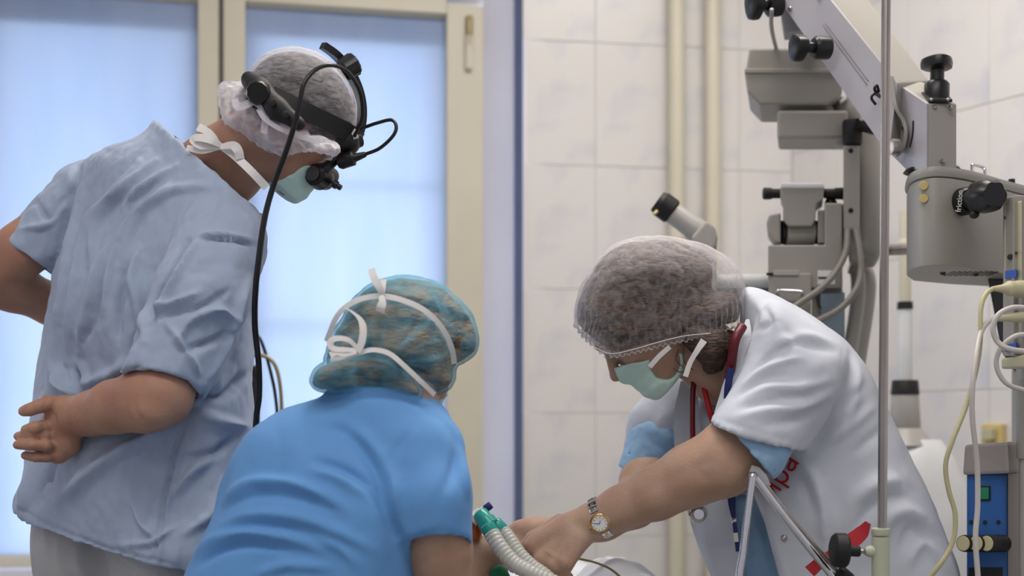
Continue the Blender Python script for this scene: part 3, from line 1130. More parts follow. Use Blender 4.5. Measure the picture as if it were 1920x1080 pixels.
def build_man():
    # ---- skin: head and neck, arms, hands, legs in one mesh
    H = Head(W(563, 212, 2.21), (0.60, 0.57, -0.54), (0.54, 0.16, 0.82), 0.925)
    F = Field(H.c - 0.26, H.c + 0.22, 0.0032)
    H.face(F)
    F.limb([(W(376, 345, 2.27), 0.074), (W(420, 312, 2.25), 0.064), (H.p(-0.035, 0, -0.065), 0.058)], 0.03)
    parts = [F.mesh(2)]
    # near arm and its open hand, palm towards the camera
    F = Field(*bounds([W(10, 700, 2.14), W(470, 900, 2.0), W(430, 440, 2.3), W(20, 900, 2.3)], 0.03), 0.0028)
    F.limb([(W(412, 500, 2.165), 0.046), (W(342, 650, 2.085), 0.043), (W(302, 742, 2.05), 0.047), (W(268, 752, 2.06), 0.0475), (W(215, 763, 2.09), 0.041), (W(175, 775, 2.12), 0.0345), (W(140, 781, 2.14), 0.0325)], 0.02)
    F.ell(W(288, 777, 2.025), (0.025, 0.022, 0.019), k=0.016)
    F.ell(W(276, 766, 2.02), (0.016, 0.014, 0.016), k=0.02)
    d = 2.145
    F.limb([(W(140, 781, 2.14), 0.0315), (W(112, 795, d), 0.027)], 0.012)
    F.cone(W(118, 768, d), W(96, 803, d), 0.022, 0.020, 0.012)
    F.cone(W(125, 815, d), W(104, 848, d), 0.022, 0.017, 0.012)
    F.cone(W(120, 790, d), W(100, 825, d), 0.021, 0.019, 0.012)
    F.cone(W(130, 835, d), W(112, 852, d), 0.019, 0.014, 0.012)
    F.cone(W(118, 766, 2.135), W(88, 757, 2.125), 0.020, 0.015, 0.008)            # thenar
    fingers(F, [W(92, 757, 2.12), W(73, 762, 2.105), W(56, 768, 2.10), W(44, 771, 2.10)], [0.0140, 0.0112, 0.0106, 0.0090], 0.004)
    fingers(F, [W(100, 801, d), W(82, 800, 2.12), W(64, 802, 2.10), W(49, 806, 2.105)], [0.0124, 0.0112, 0.0106, 0.0092], 0.003)
    fingers(F, [W(102, 822, d), W(84, 817, 2.118), W(60, 815, 2.104), W(34, 818, 2.112)], [0.0108, 0.0094, 0.0090, 0.0078], 0.002)
    fingers(F, [W(103, 838, d), W(86, 836, 2.108), W(60, 835, 2.094), W(33, 834, 2.102)], [0.0106, 0.0095, 0.0092, 0.0080], 0.002)
    fingers(F, [W(106, 855, d), W(86, 857, 2.118), W(66, 857, 2.106), W(47, 854, 2.11)], [0.0106, 0.0090, 0.0086, 0.0074], 0.002)
    V, Q = F.mesh(2)
    V = folds(V, Q, [([(147, 770), (140, 785), (145, 805)], 3, -0.0012), ([(152, 765), (148, 785), (150, 808)], 3, -0.0008),
                     ([(98, 772), (104, 790), (96, 812)], 3.5, -0.0020), ([(90, 748), (84, 758), (84, 772)], 3, -0.0012),
                     ([(82, 792), (83, 806)], 2, -0.0010), ([(64, 794), (64, 810)], 2, -0.0010), ([(62, 824), (61, 842)], 2, -0.0010), ([(84, 825), (85, 842)], 2, -0.0010),
                     ([(67, 846), (67, 861)], 2, -0.0010), ([(262, 735), (252, 755), (258, 780), (275, 790)], 6, -0.0022)])
    parts.append((V, Q))
    # far arm
    F = Field(*bounds([W(-90, 400, 2.3), W(230, 700, 2.3), W(100, 500, 2.62)], 0.06), 0.005)
    F.limb([(W(150, 380, 2.40), 0.055), (W(40, 470, 2.38), 0.047), (W(-24, 520, 2.38), 0.044), (W(20, 536, 2.42), 0.045), (W(100, 572, 2.48), 0.038), (W(170, 610, 2.50), 0.032)], 0.02)
    F.ell(W(200, 630, 2.50), (0.05, 0.02, 0.035), k=0.02)
    for j in range(4):
        fingers(F, [W(205, 612 + 12 * j, 2.505), W(232, 616 + 13 * j, 2.50), W(254, 622 + 13 * j, 2.49)], [0.011, 0.010, 0.008], 0.003)
    F.limb([(W(190, 612, 2.49), 0.013), (W(205, 590, 2.47), 0.010), (W(222, 580, 2.46), 0.008)], 0.005)
    parts.append(F.mesh(2))
    # trunk and legs under the clothes
    F = Field((-1.05, 2.05, 0.02), (-0.30, 2.55, 1.55), 0.011)
    F.limb([(W(385, 345, 2.28), 0.07), (W(300, 450, 2.31), 0.09), (W(260, 700, 2.31), 0.08), (W(250, 900, 2.31), 0.09)], 0.03)
    for x, dd in ((150, 2.36), (320, 2.26)):
        F.limb([(W(x + 20, 1000, dd), 0.07), (np.array([W(x, 0, dd)[0], dd, 0.5]), 0.055), (np.array([W(x, 0, dd)[0], dd, 0.10]), 0.042), (np.array([W(x, 0, dd)[0] + 0.03, dd + 0.06, 0.06]), 0.035)], 0.02)
    parts.append(F.mesh(1))
    V, Q = join_vq(parts)
    soft('body', V, Q, M['skin'], man)
    H.eyes(man)

    # ---- tunic
    P = Poly([(330, 170), (278, 240), (230, 266), (185, 282), (160, 304), (140, 360), (118, 440), (98, 525), (84, 600), (63, 720), (53, 810), (41, 890), (20, 962), (30, 1110),
              (200, 1150), (360, 1150), (470, 1130), (482, 960), (478, 860), (475, 740), (476, 650), (482, 560), (490, 480), (494, 420), (500, 330), (450, 230)])
    F = Field(*bounds([W(-80, 120, 2.3), W(560, 1130, 2.3), W(300, 500, 2.0), W(-100, 500, 2.62)], 0.02), 0.0044)
    F.inflate(P, 125, [(130, 350, 2.38, 0.13), (440, 420, 2.24, 0.15), (300, 320, 2.30, 0.13), (110, 700, 2.36, 0.14), (440, 720, 2.24, 0.15), (60, 960, 2.34, 0.14), (400, 1040, 2.25, 0.16), (240, 900, 2.29, 0.17), (270, 600, 2.31, 0.17)])
    a, b = W(318, 247, 2.29), W(470, 382, 2.20)
    nrm_c = np.cross(b - a, unit([0.25, 1, -0.25]))
    if nrm_c[0] < 0: nrm_c = -nrm_c
    F.plane(a, nrm_c, c=(a + b) / 2, rad=0.26, k=0.006, hollow=(0.05, 0.011))
    a, b = W(20, 962, 2.30), W(345, 1076, 2.10)
    nh = np.cross(b - a, unit([0.0, 1, 0.10]))
    if nh[2] > 0: nh = -nh
    F.plane(a, nh, hollow=(0.08, 0.011))
    # near sleeve
    c0, c1 = W(418, 452, 2.16), W(305, 726, 2.06)
    ax = unit(c1 - c0)
    G = F.twin()
    G.limb([(c0, 0.076), (W(375, 560, 2.11), 0.078), (c1 + ax * 0.06, 0.062)], 0.012)
    G.plane(c1, unit(ax + np.array([0.10, 0, 0.02])))
    G.cone(c1 - ax * 0.07, c1 + ax * 0.05, 0.056, 0.056, 0.004, cut=True)
    F.merge(G, 0.012)
    # far sleeve
    s0, s1 = W(165, 370, 2.40), W(49, 482, 2.38)
    ax2 = unit(s1 - s0)
    G = F.twin()
    G.limb([(s0, 0.068), (s1 + ax2 * 0.05, 0.052)], 0.014)
    G.plane(s1, unit(ax2 + np.array([0.12, 0, -0.1])))
    G.cone(s1 - ax2 * 0.03, s1 + ax2 * 0.05, 0.049, 0.049, 0.004, cut=True)
    F.merge(G, 0.014)
    V, Q = F.mesh(4)
    L = [
        ([(262, 305), (200, 385), (165, 455), (142, 560), (128, 680)], 10, 0.011),
        ([(292, 300), (228, 362), (188, 420), (168, 500)], 9, 0.008),
        ([(330, 310), (262, 360), (214, 440), (176, 540), (150, 660)], 10, 0.009),
        ([(320, 345), (250, 410), (212, 500), (190, 590)], 9, 0.008),
        ([(230, 400), (200, 480), (178, 590), (160, 640)], 8, -0.006),
        ([(300, 340), (245, 385), (200, 460)], 7, -0.005),
        ([(400, 350), (320, 360), (262, 410), (225, 500)], 12, 0.006),
        ([(150, 300), (130, 390), (112, 480), (92, 600), (75, 730)], 12, -0.009),
        ([(158, 330), (138, 430), (122, 520), (105, 650), (100, 760)], 10, 0.009),
        ([(352, 452), (320, 510), (296, 560), (284, 592)], 8, -0.016),
        ([(372, 448), (340, 505), (312, 560), (296, 600)], 9, 0.009),
        ([(368, 446), (400, 448), (440, 452), (474, 462)], 6, -0.005),
        ([(372, 440), (402, 440), (440, 444), (476, 452)], 6, 0.005),
        ([(285, 590), (330, 568), (372, 548)], 9, 0.008),
        ([(290, 602), (335, 585), (380, 575), (430, 545)], 8, -0.006),
        ([(262, 470), (248, 520), (262, 570), (272, 640)], 14, 0.008),
        ([(238, 500), (222, 570), (222, 640)], 14, -0.008),
        ([(112, 690), (124, 728), (150, 745)], 12, 0.016),
        ([(140, 690), (152, 735)], 8, -0.010),
        ([(150, 744), (190, 735), (238, 716), (258, 690)], 10, -0.014),
        ([(150, 722), (190, 712), (232, 690), (262, 640)], 14, 0.008),
        ([(236, 690), (250, 650), (262, 620)], 8, -0.006),
        ([(330, 640), (360, 600), (410, 580), (440, 600)], 10, 0.008),
        ([(340, 660), (400, 640), (440, 620)], 9, -0.006),
        ([(310, 600), (350, 660), (372, 700)], 9, 0.007),
        ([(470, 520), (440, 600), (420, 660), (385, 720)], 9, 0.007),
        ([(480, 560), (452, 640), (420, 720)], 8, -0.006),
        ([(258, 694), (310, 708), (354, 738)], 4, -0.003),
        ([(360, 745), (420, 740), (465, 700)], 14, -0.010),
        ([(372, 772), (420, 790), (465, 800)], 12, 0.008),
        ([(310, 800), (260, 830), (180, 880), (110, 940)], 18, 0.009),
        ([(340, 800), (325, 860), (305, 950), (290, 1050)], 5, -0.005),
        ([(350, 800), (336, 860), (316, 950), (300, 1050)], 5, 0.004),
        ([(400, 850), (360, 890), (330, 930)], 14, 0.009),
        ([(440, 820), (400, 850), (350, 860)], 12, -0.008),
        ([(245, 940), (270, 985), (300, 1010)], 8, 0.006),
        ([(420, 900), (400, 960), (350, 1000)], 12, 0.006),
        ([(330, 985), (290, 1015), (225, 1022)], 6, 0.005),
        ([(60, 870), (52, 920), (40, 960)], 12, 0.008),
        ([(110, 840), (88, 900), (60, 960)], 14, -0.008),
        ([(34, 946), (80, 980), (200, 1028), (330, 1060)], 4, -0.003),
        ([(40, 430), (90, 420), (120, 380)], 8, 0.006),
        ([(70, 380), (90, 410), (104, 400), (125, 360)], 7, -0.006),
        ([(20, 458), (60, 496), (96, 507)], 4, -0.003),
        ([(333, 262), (378, 290), (420, 308), (458, 340), (474, 384)], 4, -0.003),
        ([(415, 330), (405, 345), (414, 380), (402, 410), (372, 440)], 4, -0.0025),
    ]
    V = folds(V, Q, [(p, w * 0.64, h * 2.2) for p, w, h in L])
    V = crumple(V, Q, 0.0060, 11, (1, 1, 0.6), 5)
    V = crumple(V, Q, 0.0021, 30, (1, 1, 0.7), 9, 2)
    V = laplace(V, Q, 0.4)
    soft('tunic', V, Q, M['shirt'], man)
    # dark undershirt edge at the nape
    put('undershirt_collar', tube_px([(324, 256, 2.30), (332, 262, 2.28), (342, 272, 2.26)], 0.003, n=8), M['blackmatte'], man)

    # ---- trousers and clogs
    F = Field((-1.12, 2.0, 0.04), (-0.28, 2.58, 0.98), 0.0075)
    F.limb([(W(170, 960, 2.33), 0.10), (W(172, 1030, 2.34), 0.097), (np.array([W(160, 0, 2.36)[0], 2.36, 0.5]), 0.085), (np.array([W(150, 0, 2.36)[0], 2.36, 0.09]), 0.075)], 0.03)
    F.limb([(W(320, 960, 2.27), 0.11), (W(325, 1040, 2.26), 0.105), (np.array([W(325, 0, 2.26)[0], 2.26, 0.5]), 0.085), (np.array([W(320, 0, 2.26)[0], 2.26, 0.09]), 0.075)], 0.03)
    F.plane((0, 0, 0.10), (0, 0, -1))
    V, Q = F.mesh(3)
    V = folds(V, Q, [([(85, 990), (88, 1040), (96, 1085)], 6, 0.005), ([(110, 1000), (108, 1050), (120, 1090)], 7, 0.005), ([(150, 1020), (145, 1060), (165, 1090)], 10, 0.008), ([(210, 1050), (240, 1075), (250, 1095)], 10, -0.007)])
    V = crumple(V, Q, 0.003, 14, (1, 1, 0.5), 3)
    soft('trousers', V, Q, M['trouser'], man)
    for x, dd in ((150, 2.36), (320, 2.26)):
        b = np.array([W(x, 0, dd)[0], dd, 0])
        F = Field(b + (-0.1, -0.1, 0), b + (0.26, 0.26, 0.14), 0.007)
        F.limb([(b + (0.0, 0.0, 0.045), 0.045), (b + (0.06, 0.08, 0.045), 0.048), (b + (0.11, 0.14, 0.038), 0.036)], 0.02)
        F.plane(b + (0, 0, 0.004), (0, 0, -1))
        soft('clog', *F.mesh(2), M['shoe'], man)

    # ---- hair, cap, mask
    F = Field(H.c - 0.16, H.c + 0.16, 0.004)
    F.ell(H.p(-0.006, 0, 0.008), np.array((0.107, 0.089, 0.094)) * H.s, H.R)
    F.ell(H.p(-0.055, 0, -0.045), (0.045, 0.066, 0.050), H.R, 0.02)
    V, Q = F.mesh(2)
    soft('hair', V, Q, M['hair_grey'], man)
    F = Field(H.c - 0.20, H.c + 0.20, 0.0036)
    F.ell(H.p(-0.008, 0, 0.010), np.array((0.113, 0.095, 0.101)) * H.s, H.R)
    F.plane(H.p(0, 0, -0.045), -H.u - H.f * 0.25)
    V, Q = F.mesh(3)
    V = crumple(V, Q, 0.0016, 26, (1, 1, 1), 4, 2)
    soft('cap', V, Q, M['cap_white'], man)
    P = Poly([(400, 190), (410, 158), (434, 141), (466, 146), (480, 180), (520, 216), (570, 244), (618, 262), (640, 276), (626, 296), (604, 310), (582, 320), (562, 316), (540, 300), (520, 291), (486, 278), (448, 256), (420, 232), (408, 212)])
    F = Field(*bounds([W(390, 130, 2.0), W(660, 330, 2.4)], 0.02), 0.0034)
    F.inflate(P, 40, [(420, 180, 2.20, 0.09), (520, 260, 2.15, 0.05), (610, 290, 2.16, 0.045)])
    V, Q = F.mesh(3)
    V = crumple(V, Q, 0.0075, 34, (1, 1, 1), 8, 3)
    V = folds(V, Q, [([(436, 160), (425, 190), (440, 225)], 6, -0.006), ([(470, 190), (462, 220), (480, 260)], 5, 0.006), ([(500, 215), (492, 250), (505, 285)], 5, -0.006), ([(545, 250), (540, 280), (548, 300)], 5, 0.006), ([(575, 262), (572, 290), (580, 312)], 4, -0.005), ([(600, 270), (600, 300)], 4, 0.005)])
    V = laplace(V, Q, 0.3)
    soft('cap_frill', V, Q, M['frill_white'], man)
    V, Q = H.mask(side=0.046)
    soft('mask', V, Q, M['mask'], man)
    # cap ties and mask tie with its bow at the nape
    tp = M['tape']
    def tape(pts, w, n=(0, -1, 0.15), t=0.0009, name='mask_tie', parent=man, mm=tp):
        return put(name, ribbon([W(*p) for p in pts], [n] * len(pts), w, t, name), mm, parent)
    tape([(500, 352, 2.135), (470, 320, 2.12), (440, 292, 2.14), (416, 274, 2.155)], 0.0135)
    bow = tape([(416, 274, 2.15), (396, 262, 2.14), (372, 258, 2.145), (362, 262, 2.15), (378, 272, 2.15), (416, 276, 2.15)], [0.008, 0.015, 0.013, 0.013, 0.015, 0.008], name='mask_bow')
    tape([(412, 274, 2.15), (398, 254, 2.145), (384, 244, 2.145), (371, 238, 2.15)], [0.008, 0.012, 0.014], name='mask_bow')
    tape([(412, 276, 2.15), (380, 282, 2.155), (350, 277, 2.165)], [0.008, 0.012, 0.010], name='mask_bow')
    tape([(414, 275, 2.145), (436, 272, 2.13), (446, 282, 2.125), (450, 298, 2.13)], [0.009, 0.016, 0.015], name='mask_bow')
    tape([(440, 186, 2.09), (446, 200, 2.085), (462, 196, 2.08), (478, 190, 2.08), (492, 200, 2.08), (498, 222, 2.085), (494, 250, 2.09)], [0.010, 0.014, 0.012, 0.016, 0.013, 0.011], name='cap_tie', mm=M['frill_white'])
    tape([(484, 204, 2.08), (500, 226, 2.08), (540, 248, 2.085), (600, 268, 2.10)], 0.008, name='cap_tie', mm=M['frill_white'])
    return H


man_head = build_man()


# ------------------------------------------------------------------ head-worn loupe with its lamp cable
def build_headlight(H):
    root = empty('surgical_headlight', H.c)
    tag(root, 'black head-worn surgical loupe and lamp strapped over the white hairnet', 'headlight')
    b = M['black']
    n = 64
    V, Fc = [], []
    for i in range(n):
        a = 2 * math.pi * i / n
        x, y = (0.118 if math.cos(a) > 0 else 0.100) * math.cos(a) - 0.004, 0.098 * math.sin(a)
        back = max(0, -math.cos(a)); front = max(0, math.cos(a))
        h = 0.016 + 0.013 * back ** 2 + 0.003 * front
        z = -0.010 + 0.36 * x
        for rr, zz in ((0.0, -h), (0.005, -h), (0.005, h), (0.0, h)):
            sc = 1 + rr / 0.1
            V.append(H.p(x * sc, y * sc, z + zz))
    for i in range(n):
        j = (i + 1) % n
        for k in range(4):
            Fc.append((i * 4 + k, j * 4 + k, j * 4 + (k + 1) % 4, i * 4 + (k + 1) % 4))
    put('head_band', mesh_from('head_band', V, Fc, False), M['blackmatte'], root)
    pts, nn = [], []
    for t in np.linspace(0.02, 0.60, 9):
        a = t * math.pi
        pts.append(H.p(0.125 * math.cos(a) - 0.006, 0, 0.014 + 0.116 * math.sin(a))); nn.append(H.f * math.cos(a) + H.u * math.sin(a))
    put('top_strap', ribbon(pts, nn, [0.034, 0.030, 0.026, 0.022, 0.018], 0.012, 'top_strap'), b, root)
    # adjusting unit on the rear of the band
    c = W(480, 160, 2.085)
    F = Field(c - 0.12, c + 0.14, 0.004)
    F.limb([(W(468, 150, 2.115), 0.015), (W(486, 170, 2.10), 0.020), (W(520, 204, 2.085), 0.017), (W(560, 232, 2.082), 0.012)], 0.012)
    soft('rear_housing', *F.mesh(3), M['blackmatte'], root)
    put('ratchet_knob', lathe(W(486, 172, 2.095), W(483, 174, 2.066), [(0, 0.019), (0.2, 0.0205), (0.8, 0.020), (1, 0.017)], 22, 'ratchet_knob', 11, 0.03), M['black'], root)
    for x, y in ((512, 192), (536, 215)):
        put('screw', cyl(W(x, y, 2.068), W(x - 1, y, 2.056), 0.006, 12, 'screw'), M['metaldark'], root)
    put('crown_knob', lathe(W(640, 134, 2.21), W(667, 118, 2.22), [(0, 0.014), (0.15, 0.019), (0.9, 0.020), (1, 0.017)], 24, 'crown_knob', 12, 0.04), M['black'], root)
    # lamp housing on the brow, optics below it
    F = Field(*bounds([W(610, 225, 2.14), W(690, 300, 2.34)], 0.02), 0.0035)
    F.limb([(W(632, 254, 2.20), 0.020), (W(648, 266, 2.21), 0.024), (W(662, 262, 2.23), 0.018)], 0.008)
    F.limb([(W(628, 270, 2.20), 0.016), (W(640, 284, 2.21), 0.012)], 0.008)
    soft('lamp_housing', *F.mesh(2), M['black'], root)
    put('brow_pad', prism([W(654, 258, 2.19), W(662, 232, 2.19), W(672, 256, 2.19), W(660, 264, 2.19)], (0.0, 0.012, 0), 'brow_pad', 0.002), M['tape'], root)
    put('lamp_tube', cyl(W(658, 268, 2.21), W(674, 262, 2.22), 0.013, 18, 'lamp_tube'), M['black'], root)
    put('arm', tube([W(640, 280, 2.20), W(630, 298, 2.20), W(612, 316, 2.19), W(602, 328, 2.19)], 0.0085, n=10), M['black'], root)
    put('loupe_body', lathe(W(588, 326, 2.18), W(614, 340, 2.23), [(0, 0.013), (0.1, 0.019), (0.5, 0.022), (0.55, 0.017), (0.9, 0.017), (1, 0.014)], 24, 'loupe_body'), M['black'], root)
    put('loupe_body', lathe(W(600, 318, 2.24), W(622, 334, 2.28), [(0, 0.013), (0.1, 0.017), (0.9, 0.017), (1, 0.014)], 24, 'loupe_body'), M['black'], root)
    put('lens', cyl(W(584, 324, 2.176), W(588.5, 326, 2.181), 0.0125, 20, 'lens'), M['darkgrey'], root)
    put('focus_stick', tube_px([(612, 334, 2.20), (623, 343, 2.195), (630, 346, 2.195)], 0.0032, n=8), M['black'], root)
    put('focus_tip', lathe(W(624, 343, 2.195), W(640, 353, 2.195), [(0, 0.004), (0.1, 0.0075), (0.5, 0.0075), (0.55, 0.005), (0.95, 0.005), (1, 0.004)], 12, 'focus_tip'), M['black'], root)
    put('cable_plug', lathe(W(634, 306, 2.19), W(686, 289, 2.18), [(0, 0.009), (0.1, 0.0125), (0.55, 0.0125), (0.6, 0.0075), (0.95, 0.005), (1, 0.004)], 16, 'cable_plug'), M['black'], root)
    put('light_lead', tube_px([(686, 289, 2.18), (712, 278, 2.17), (736, 256, 2.16), (743, 238, 2.16), (734, 225, 2.165), (706, 231, 2.18), (680, 240, 2.20), (660, 246, 2.22)], 0.0030, n=8), M['cable_black'], root)
    put('power_cable', tube_px([(664, 256, 2.19), (672, 240, 2.185), (680, 215, 2.175), (675, 172, 2.15), (652, 135, 2.10), (620, 122, 2.06), (590, 132, 2.04), (570, 158, 2.03), (562, 195, 2.03), (552, 235, 2.035), (534, 290, 2.05), (512, 350, 2.07), (496, 410, 2.07), (486, 480, 2.07), (479, 545, 2.08), (478, 610, 2.10), (485, 680, 2.11), (486, 740, 2.12), (481, 780, 2.125), (478, 835, 2.13)], 0.0042, n=10, radii=[0.0030, 0.0032, 0.0036, 0.0046, 0.0050, 0.0050, 0.0050]), M['cable_black'], root)


build_headlight(man_head)


# ------------------------------------------------------------------ person 2: seated woman in blue, from behind
blue = empty('person', (-0.28, 2.00, 0))
tag(blue, 'seated person in bright blue scrubs and a teal bouffant cap, seen from behind', 'person', 'surgical team')


def build_blue():
    H = Head(W(756, 652, 2.03), (0.50, 0.80, -0.33), (0.12, 0.18, 0.97), 0.93)
    F = Field(H.c - 0.24, H.c + 0.20, 0.004)
    H.face(F)
    F.limb([(W(725, 815, 1.99), 0.064), (W(745, 770, 1.985), 0.056), (H.p(-0.03, 0, -0.07), 0.054)], 0.03)
    parts = [F.mesh(2)]
    # near arm with the hand that holds the mask connector
    F = Field(*bounds([W(740, 960, 1.85), W(985, 1120, 2.3), W(830, 1250, 2.0)], 0.04), 0.003)
    el = W(835, 1235, 2.02)
    F.limb([(W(806, 880, 1.94), 0.060), (W(822, 1030, 1.945), 0.048), (W(832, 1130, 1.97), 0.045), (el, 0.040)], 0.02)
    F.limb([(el, 0.040), (W(842, 1130, 2.12), 0.040), (W(868, 1066, 2.19), 0.029)], 0.02)
    F.limb([(W(868, 1066, 2.19), 0.028), (W(896, 1045, 2.20), 0.030), (W(920, 1040, 2.20), 0.026)], 0.015)
    F.cone(W(886, 1030, 2.20), W(922, 1028, 2.21), 0.022, 0.018, 0.012)
    F.cone(W(890, 1068, 2.19), W(922, 1058, 2.19), 0.024, 0.016, 0.012)
    for (x, y, dd), (x2, y2, d2), (x3, y3, d3) in (((926, 1026, 2.215), (938, 1012, 2.235), (918, 1000, 2.25)), ((930, 1040, 2.205), (946, 1032, 2.22), (930, 1020, 2.24)), ((930, 1054, 2.195), (947, 1050, 2.205), (938, 1040, 2.23)), ((924, 1066, 2.185), (942, 1068, 2.19), (940, 1056, 2.21))):
        fingers(F, [W(x, y, dd), W(x2, y2, d2), W(x3, y3, d3)], [0.0115, 0.010, 0.0085], 0.004)
    fingers(F, [W(880, 1032, 2.20), W(886, 1008, 2.19), W(896, 994, 2.195)], [0.015, 0.011, 0.009], 0.006)
    parts.append(F.mesh(2))
    # far arm, trunk and legs under the clothes
    F = Field((-0.68, 1.78, 0.02), (0.12, 2.62, 1.14), 0.009)
    F.limb([(W(720, 830, 2.0), 0.07), (W(610, 950, 2.02), 0.10), (W(560, 1150, 2.04), 0.11), (np.array([-0.31, 2.00, 0.65]), 0.10)], 0.03)
    F.limb([(W(520, 880, 2.02), 0.05), (W(540, 1060, 2.10), 0.042), (W(640, 1120, 2.36), 0.036), (W(700, 1115, 2.42), 0.028), (W(730, 1112, 2.45), 0.03)], 0.02)
    for j in range(5):
        F.limb([(W(728, 1100 + 8 * j, 2.45), 0.010), (W(752, 1100 + 9 * j, 2.47), 0.009), (W(764, 1106 + 9 * j, 2.46), 0.008)], 0.003)
    for x in (-0.38, -0.16):
        F.limb([(np.array([x, 2.08, 0.55]), 0.075), (np.array([x - 0.02, 2.46, 0.52]), 0.055), (np.array([x, 2.44, 0.12]), 0.040), (np.array([x, 2.52, 0.06]), 0.034)], 0.02)
    parts.append(F.mesh(1))
    V, Q = join_vq(parts)
    soft('body', V, Q, M['skin_pale'], blue)
    H.eyes(blue)

    # ---- scrub top
    P = Poly([(650, 688), (618, 722), (600, 744), (570, 754), (530, 766), (476, 800), (440, 846), (414, 900), (400, 962), (372, 1020), (346, 1075), (320, 1150), (318, 1240), (420, 1290), (600, 1300), (740, 1290), (780, 1200),
              (792, 1080), (800, 980), (858, 880), (846, 800), (838, 772), (815, 746), (784, 716), (746, 690), (700, 680)])
    F = Field(*bounds([W(300, 700, 2.0), W(910, 1310, 2.0), W(600, 900, 1.76), W(600, 900, 2.28)], 0.02), 0.0048)
    F.inflate(P, 130, [(680, 780, 2.00, 0.10), (480, 860, 1.99, 0.09), (800, 830, 1.98, 0.10), (600, 950, 2.02, 0.16), (420, 1050, 1.98, 0.11), (700, 1000, 2.00, 0.16), (560, 1200, 1.99, 0.15)])
    # sleeve
    c0, c1 = W(806, 842, 1.94), W(818, 1026, 1.925)
    G = F.twin()
    G.limb([(c0, 0.054), (W(805, 930, 1.925), 0.061), (c1 + (0.002, 0, -0.05), 0.056)], 0.022)
    ax = unit(c1 - c0)
    G.plane(c1, unit(ax + np.array([0, -0.30, 0])))
    G.cone(c1 - ax * 0.05, c1 + ax * 0.06, 0.049, 0.049, 0.004, cut=True)
    F.merge(G, 0.022)
    V, Q = F.mesh(4)
    L = [
        ([(600, 800), (650, 812), (690, 855), (712, 900), (728, 960), (752, 1020)], 14, -0.012),
        ([(640, 800), (690, 830), (722, 880), (745, 950)], 16, 0.009),
        ([(590, 865), (640, 880), (690, 912), (716, 950)], 10, -0.009),
        ([(590, 880), (640, 898), (690, 930)], 10, 0.008),
        ([(420, 935), (470, 905), (540, 905), (600, 925), (650, 955)], 10, 0.010),
        ([(420, 955), (480, 928), (550, 930), (620, 955)], 9, -0.008),
        ([(405, 990), (470, 965), (560, 970), (640, 1000), (700, 1030)], 12, 0.009),
        ([(400, 1010), (470, 988), (560, 995)], 9, -0.007),
        ([(362, 1045), (400, 1012), (460, 998), (540, 1008), (600, 1030)], 10, 0.012),
        ([(370, 1062), (410, 1032), (460, 1018), (540, 1028)], 9, -0.013),
        ([(480, 1078), (540, 1060), (620, 1066)], 10, 0.008),
        ([(600, 1010), (640, 1030), (670, 1060)], 8, 0.006),
        ([(430, 885), (412, 930), (408, 965)], 8, -0.006),
        ([(800, 772), (760, 820), (722, 874), (716, 890)], 4, -0.0028),
        ([(742, 890), (742, 950), (760, 1010)], 12, 0.008),
        ([(860, 830), (870, 880), (878, 930)], 8, 0.006),
        ([(756, 1022), (790, 1005), (830, 995), (872, 1010)], 4, -0.003),
        ([(840, 790), (858, 830), (852, 880), (830, 930)], 12, -0.007),
        ([(604, 748), (690, 742), (770, 752), (830, 790)], 6, -0.004),
    ]
    V = folds(V, Q, [(p, w * 0.85, h * 1.2) for p, w, h in L])
    V = crumple(V, Q, 0.0030, 8, (1.4, 1, 0.8), 21, 2)
    V = laplace(V, Q, 0.5); V = laplace(V, Q, 0.5)
    soft('scrub_top', V, Q, M['scrub'], blue)
    # scrub trousers and clogs (below the frame)
    F = Field((-0.62, 1.80, 0.04), (0.04, 2.66, 0.78), 0.010)
    F.ell((-0.31, 2.00, 0.612), (0.20, 0.16, 0.12))
    for x in (-0.38, -0.16):
        F.limb([(np.array([x, 2.08, 0.57]), 0.10), (np.array([x - 0.02, 2.46, 0.53]), 0.082), (np.array([x, 2.44, 0.12]), 0.07)], 0.03)
    F.plane((0, 0, 0.08), (0, 0, -1))
    V, Q = F.mesh(2)
    V = crumple(V, Q, 0.004, 12, (1, 1, 0.6), 2)
    soft('scrub_trousers', V, Q, M['scrub'], blue)
    for x in (-0.38, -0.16):
        b = np.array([x, 2.46, 0])
        F = Field(b + (-0.09, -0.09, 0), b + (0.09, 0.24, 0.13), 0.008)
        F.limb([(b + (0, 0, 0.045), 0.044), (b + (0, 0.09, 0.042), 0.046), (b + (0, 0.16, 0.036), 0.034)], 0.02)
        F.plane(b + (0, 0, 0.004), (0, 0, -1))
        soft('clog', *F.mesh(2), M['shoe'], blue)

    # ---- hair gathered under the cap
    crown = Poly([(606, 690), (617, 636), (638, 597), (666, 555), (699, 529), (738, 517), (777, 517), (824, 530), (862, 561), (888, 594), (899, 636), (893, 663), (871, 681), (857, 689), (855, 712), (842, 732), (818, 742), (796, 745), (760, 750), (700, 748), (640, 735)])
    roll = Poly([(579, 716), (588, 692), (615, 674), (650, 663), (684, 658), (726, 663), (754, 682), (782, 712), (797, 738), (783, 752), (752, 743), (699, 741), (643, 741), (607, 737), (588, 730)])
    def capfield(g, vox):
        F = Field(*bounds([W(570, 505, 1.84), W(910, 765, 2.2)], 0.02), vox)
        F.inflate(crown, 120 - g * 1000, [(720, 600, 2.02, 0.108 - g), (860, 620, 2.06, 0.08 - g), (640, 680, 2.0, 0.09 - g), (800, 720, 2.01, 0.10 - g), (790, 660, 2.01, 0.115 - g)])
        F.inflate(roll, 44, [(640, 700, 1.955, 0.062 - g), (760, 715, 1.95, 0.055 - g)], 0.006)
        if g:
            F.F += g
        return F
    F = capfield(0.0055, 0.0042)
    V, Q = F.mesh(3)
